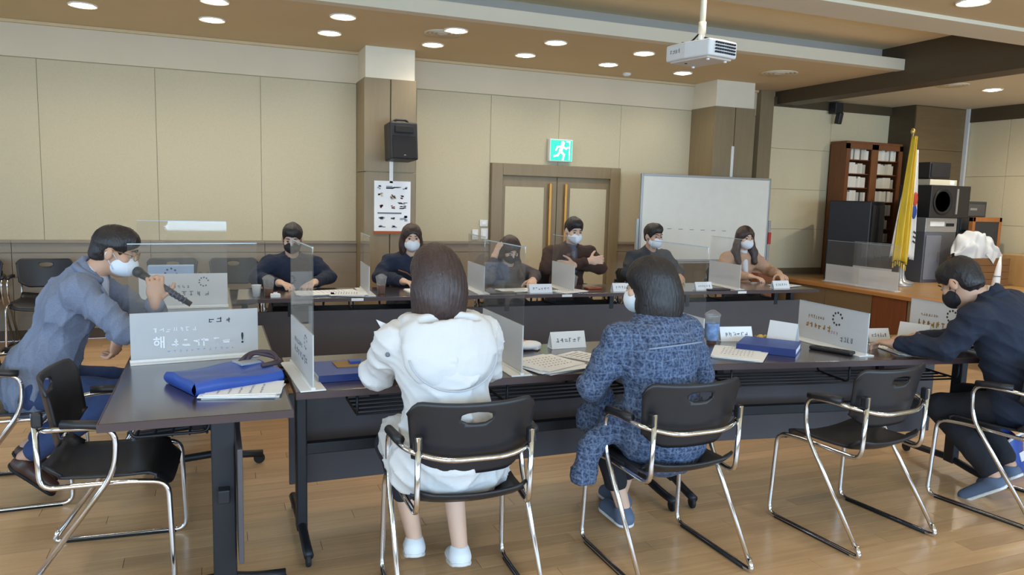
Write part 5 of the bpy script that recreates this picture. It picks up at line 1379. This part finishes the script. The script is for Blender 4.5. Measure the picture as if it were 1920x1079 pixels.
# --- man in grey blazer with the microphone
def left_extra(body, q):
    Lc, H = q['Lc'], q['H']
    MB().tube(fillet([Lc((-0.565, 4.03, 1.085)), Lc((-0.50, 4.02, 1.02)), Lc((-0.46, 4.05, 0.9))], 0.03), 0.012, 8).build('lapel', M_blazer, body, smooth=True)
person('seated man in grey blazer leaning forward and speaking into a black microphone', (-0.80, 4.15), -PI / 2, (-0.565, 4.13, 1.08), (-0.455, 4.12, 1.20), -0.10, 0.32,
       (((-0.29, 4.27, 0.815), (-0.275, 4.040, 0.955)), ((-0.395, 3.87, 0.845), (-0.44, 3.99, 0.800))), sw=0.185, hair='short', mask=M_mask, jacket=M_blazer, jacket_name='blazer', bulk=0.026, fold=0.009, trousers=M_jeans,
       shoe=M_brownshoe, knees={1: (0.12, 0.37, 0.50), -1: (-0.12, 0.40, 0.50)}, ankles={1: (0.12, -0.06, 0.225), -1: (-0.10, -0.09, 0.215)}, toe={1: (0, 1, -0.95), -1: (0, 1, -0.9)}, glasses=True, collar=True, hem_z=0.40, shirt=mat('pale_shirt', srgb(190, 190, 200), 0.8),
       curl=(1.25, 0.9), handdir=((0.0, 0.08, 1.0), (-0.15, 0.3, -0.75)), palm=((-0.15, 0.95, 0.0), (-0.6, 0.3, 0.3)), hem=[((-0.80, 4.15, 0.62), (-0.80, 4.15, 0.48), 0.16, 0.15)], seed=3, h=0.0055, extra=left_extra, skin=M_skin2, build=1.0)
mic = empty('microphone', (-0.36, 4.085, 1.105)); tag(mic, 'black handheld microphone held to the mask of the grey blazer man', 'microphone')
a_ = np.array([0.0, 0, 0]); b_ = np.array([0.245, -0.03, -0.17]); ax = unit(b_)
MB().sphere(a_ + ax * 0.01, 0.027, 16, 12).build('mesh_head', M_blackm, mic, smooth=True)
MB().tube([a_ + ax * 0.03, a_ + ax * 0.06, a_ + ax * 0.20, b_], [0.022, 0.0175, 0.0165, 0.013], 14).build('handle', M_blackp, mic, smooth=True)
for k in range(7):
    MB().tube([a_ + ax * (0.14 + 0.02 * k), a_ + ax * (0.147 + 0.02 * k)], 0.0182, 14).build('grip_ring', mat('blue_grip', srgb(60, 74, 104), 0.5), mic, smooth=True)

# --- woman in white parka
def parka_extra(body, q):
    nk, d, right, fwd, A = q['nk'], q['d'], q['right'], q['fwd'], q['A']
    lo = nk - 0.36; F = Field(lo, nk + 0.30, 0.0075)
    F.ell(nk - d * 0.105 - fwd * 0.105, (0.185, 0.058, 0.155), A, 0.02)
    F.ell(nk - d * 0.02 - fwd * 0.075, (0.175, 0.062, 0.06), A, 0.05)
    ring = [nk + d * (0.010 - 0.018 * math.cos(a)) + right * math.sin(a) * 0.125 - fwd * (0.010 + math.cos(a) * 0.105) for a in np.linspace(-2.5, 2.5, 21)]
    F.chain(ring, [0.034] * 21, 0.02)
    F.wrinkle(folds(17, 0.0035))
    F.cut(nk + d * 0.015 - fwd * 0.115, (0.115, 0.022, 0.055), A, 0.02)
    F.cut(nk + d * 0.03 + fwd * 0.005, (0.088, 0.075, 0.07), A, 0.015)
    ho = link_mesh('hood', F.mesh('hood'), M_white_parka, body)
    seam = [nk - d * (0.105 + 0.140 * math.cos(a)) - fwd * (0.137 + 0.033 * max(0.0, math.cos(a)) ** 1.5) + right * math.sin(a) * 0.168 for a in np.linspace(-1.45, 1.45, 31)]
    MB().tube(seam, 0.0035, 6).build('hood_seam', mat('parka_seam', srgb(176, 182, 192), 0.8), ho, smooth=True)
    for s_ in (1, -1):
        p = nk + right * s_ * 0.155 - d * 0.03 - fwd * 0.04
        MB().tube(fillet([p, p + np.array([s_ * 0.02, -0.03, -0.08]), p + np.array([s_ * 0.012, -0.03, -0.22 if s_ > 0 else -0.1])], 0.04), 0.003, 6).build('drawcord', M_white, ho, smooth=True)
    # lapel wing of the collar
    MB().add([tuple(nk - right * 0.13 - d * 0.02), tuple(nk - right * 0.235 + d * 0.035 + fwd * 0.03), tuple(nk - right * 0.20 - d * 0.04 + fwd * 0.02), tuple(nk - right * 0.15 - d * 0.055)], [(0, 1, 2, 3)]).build('collar_flap', M_white_parka, ho, solid=0.008)
    for s_, z in ((-1, -0.12),):
        MB().sphere(q['S'][s_] + np.array([-0.05, -0.06, -0.03]), 0.009, 10, 8).build('snap_button', M_ink, body, smooth=True)
person('seated woman in white hooded parka seen from behind', (0.795, 2.575), 0.04, (0.785, 2.685, 1.03), (0.775, 2.735, 1.205), 0.0, 0.42,
       (((0.565, 2.80, 0.83), (0.68, 3.07, 0.785)), ((1.025, 2.82, 0.82), (0.95, 3.07, 0.785))), sw=0.170, hair='bob', hairmat=M_hairb, mask=M_mask, jacket=M_white_parka, jacket_name='parka', bulk=0.030, fold=0.009,
       shoe=M_sneak, trousers=mat('dark_leggings', srgb(44, 44, 52), 0.85), knees={1: (0.12, 0.36, 0.50), -1: (-0.11, 0.36, 0.50)}, ankles={1: (0.12, 0.19, 0.10), -1: (-0.03, 0.33, 0.10)}, toe={1: (-0.25, -0.9, -0.2) if False else (0.15, 1, -0.35), -1: (0.2, 1, -0.35)},
       hem=[((0.80, 2.585, 0.62), (0.81, 2.585, 0.50), 0.165, 0.16), ((0.71, 2.585, 0.53), (0.92, 2.585, 0.53), 0.12, 0.12), ((0.695, 2.60, 0.54), (0.685, 2.86, 0.54), 0.112, 0.10)], hem_z=0.445, tend=0.5, extra=parka_extra, seed=8, h=0.006, hs=1.0)

# --- woman in blue tweed coat
def tweed_extra(body, q):
    nk, d, right, fwd = q['nk'], q['d'], q['right'], q['fwd']
    MB().tube([nk - d * 0.095 - fwd * 0.168 + right * x + fwd * 0.9 * x * x for x in np.linspace(-0.13, 0.13, 9)], 0.004, 6).build('yoke_seam', mat('tweed_trim', srgb(128, 142, 168), 0.9), body, smooth=True)
person('seated woman in blue tweed coat seen from behind, masked face turned aside', (1.755, 2.60), 0.03, (1.725, 2.70, 0.995), (1.73, 2.745, 1.155), 0.62, 0.22,
       (((1.455, 2.71, 0.74), (1.62, 2.89, 0.625)), ((2.01, 2.73, 0.75), (1.89, 2.90, 0.625))), sw=0.170, hair='bob', hairmat=M_hair, mask=M_mask, jacket=M_tweed, jacket_name='coat', bulk=0.028, fold=0.006,
       shoe=M_sneakg, trousers=mat('black_trousers', srgb(30, 30, 36), 0.9), knees={1: (0.13, 0.38, 0.50), -1: (-0.10, 0.38, 0.50)}, ankles={1: (0.10, 0.48, 0.09), -1: (-0.0, 0.30, 0.10)},
       hem=[((1.745, 2.60, 0.62), (1.75, 2.61, 0.50), 0.16, 0.15), ((1.66, 2.68, 0.56), (1.57, 2.90, 0.54), 0.11, 0.085), ((1.58, 2.68, 0.60), (1.44, 2.68, 0.48), 0.06, 0.045), ((1.44, 2.68, 0.48), (1.405, 2.66, 0.37), 0.045, 0.06)], hem_z=0.35, tend=0.3, extra=tweed_extra, seed=12, h=0.006)

# --- man in navy suit
person('seated man in navy suit bent over the near table, head bowed', (3.84, 2.50), 0.22, (3.735, 2.655, 1.05), (3.635, 2.755, 1.135), -0.16, 0.62,
       (((3.47, 2.68, 0.80), (3.41, 2.92, 0.785)), ((4.04, 2.80, 0.80), (3.66, 3.0, 0.79))), sw=0.205, hair='short', mask=M_maskd, jacket=M_navy, jacket_name='suit_jacket', bulk=0.034, fold=0.008, shirt=mat('white_shirt', srgb(222, 226, 232), 0.8),
       trousers=mat('black_trousers', srgb(30, 30, 36), 0.9), shoe=M_sneakg, knees={1: (0.14, 0.34, 0.47), -1: (-0.13, 0.34, 0.45)}, ankles={1: (0.13, 0.08, 0.16), -1: (-0.10, 0.06, 0.15)}, toe={1: (0, 1, -0.75), -1: (-0.2, 1, -0.75)},
       hem=[((3.86, 2.47, 0.62), (3.87, 2.45, 0.46), 0.175, 0.175)], hem_z=0.42, seed=21, h=0.006, collar=True, skin=M_skin2, curl=(0.8, 0.6), build=1.10, hs=1.04)

# --- far row
def far(label, x, y, top, yaw, pitch, jacket, hair, hairmat, mask, sw, arms, neck_dx=0.0, neck_dy=-0.08, head_dx=0.0, head_dy=-0.13, **kw):
    hz = top - 0.118
    hx = x + head_dx
    person(label, (x, y), PI, (x + neck_dx, y + neck_dy, hz - 0.165), (hx, y + head_dy, hz), yaw, pitch, arms, sw=sw, h=0.0085, hair=hair, hairmat=hairmat, mask=mask, jacket=jacket, **kw)
    place_chair(x, y + 0.02, PI, 'black armchair of the far row under the %s' % label.split('seated ')[1].split(' facing')[0], G3)
# arms are (person's left, person's right); facing the camera their left is to the east
far('seated man in navy jacket and dark mask facing us at the far row end', 0.60, 6.55, 1.245, -0.15, 0.35, M_navy2, 'short', M_hair, M_maskd, 0.18,
    (((0.90, 6.42, 0.80), (0.75, 6.17, 0.785)), ((0.31, 6.42, 0.80), (0.47, 6.17, 0.785))), bulk=0.022, seed=31, collar=True)
far('seated woman in navy jacket and white mask facing us below the poster', 1.60, 6.52, 1.255, -0.10, 0.12, M_navy2, 'bob', M_hairb, M_mask, 0.175,
    (((1.90, 6.38, 0.80), (1.74, 6.14, 0.785)), ((1.31, 6.38, 0.80), (1.46, 6.14, 0.785))), bulk=0.026, seed=33, hs=0.98,
    extra=lambda body, q: MB().tube([q['nk'] + q['fwd'] * 0.125 + q['right'] * 0.13 - q['d'] * 0.09, q['nk'] + q['fwd'] * 0.150 + q['right'] * 0.06 - q['d'] * 0.11, q['nk'] + q['fwd'] * 0.155 - q['right'] * 0.01 - q['d'] * 0.16], 0.007, 8).build('brown_strap', mat('tan_strap', srgb(120, 80, 46), 0.6), body, smooth=True))
far('seated woman in taupe knit facing us, resting her bowed head on one hand', 2.50, 6.46, 1.160, 0.10, 0.62, M_taupe, 'long', M_hairb, M_maskd, 0.165,
    (((2.74, 6.30, 0.80), (2.62, 6.06, 0.785)), ((2.22, 6.14, 0.80), (2.315, 6.25, 0.955))), handdir=(None, (0.35, 0.1, 0.9)), palm=(None, (0.85, 0.2, -0.3)), curl=(0.5, 0.25), bulk=0.022, seed=35, hs=0.97)
far('seated man in brown jacket facing us with folded arms', 3.16, 6.50, 1.335, 0.0, 0.30, M_brownj, 'short', M_hair, M_mask, 0.20,
    (((3.46, 6.36, 0.86), (3.10, 6.22, 0.90)), ((2.87, 6.36, 0.86), (3.24, 6.19, 0.94))), handdir=((-0.9, -0.1, 0.05), (0.9, -0.15, 0.1)), palm=((0, 0.95, -0.2), (0, 0.95, -0.2)), bulk=0.026, seed=37, shirt=mat('slate_shirt', srgb(76, 82, 98), 0.85), build=1.05)
far('seated man in dark grey jacket facing us in front of the whiteboard', 4.05, 6.52, 1.285, 0.12, 0.15, M_greyj, 'crop', M_hair, M_mask, 0.185,
    (((4.35, 6.38, 0.80), (4.20, 6.12, 0.785)), ((3.76, 6.38, 0.80), (3.90, 6.12, 0.785))), bulk=0.024, seed=39, skin=M_skin2, collar=True)
far('seated woman in beige coat facing us beside the whiteboard edge', 5.12, 6.46, 1.275, -0.12, 0.12, M_beige, 'long', M_hairb, M_mask, 0.165,
    (((5.42, 6.28, 0.81), (5.34, 6.04, 0.80)), ((4.85, 6.32, 0.80), (4.98, 6.06, 0.785))), bulk=0.026, seed=41, shirt=mat('white_blouse', srgb(214, 216, 222), 0.8), hs=0.98,
    extra=lambda body, q: [MB().sphere(q['nk'] + q['fwd'] * 0.165 - q['right'] * 0.04 - q['d'] * z, 0.013, 10, 8).build('coat_button', M_inkd, body, smooth=True) for z in (0.24, 0.34)])
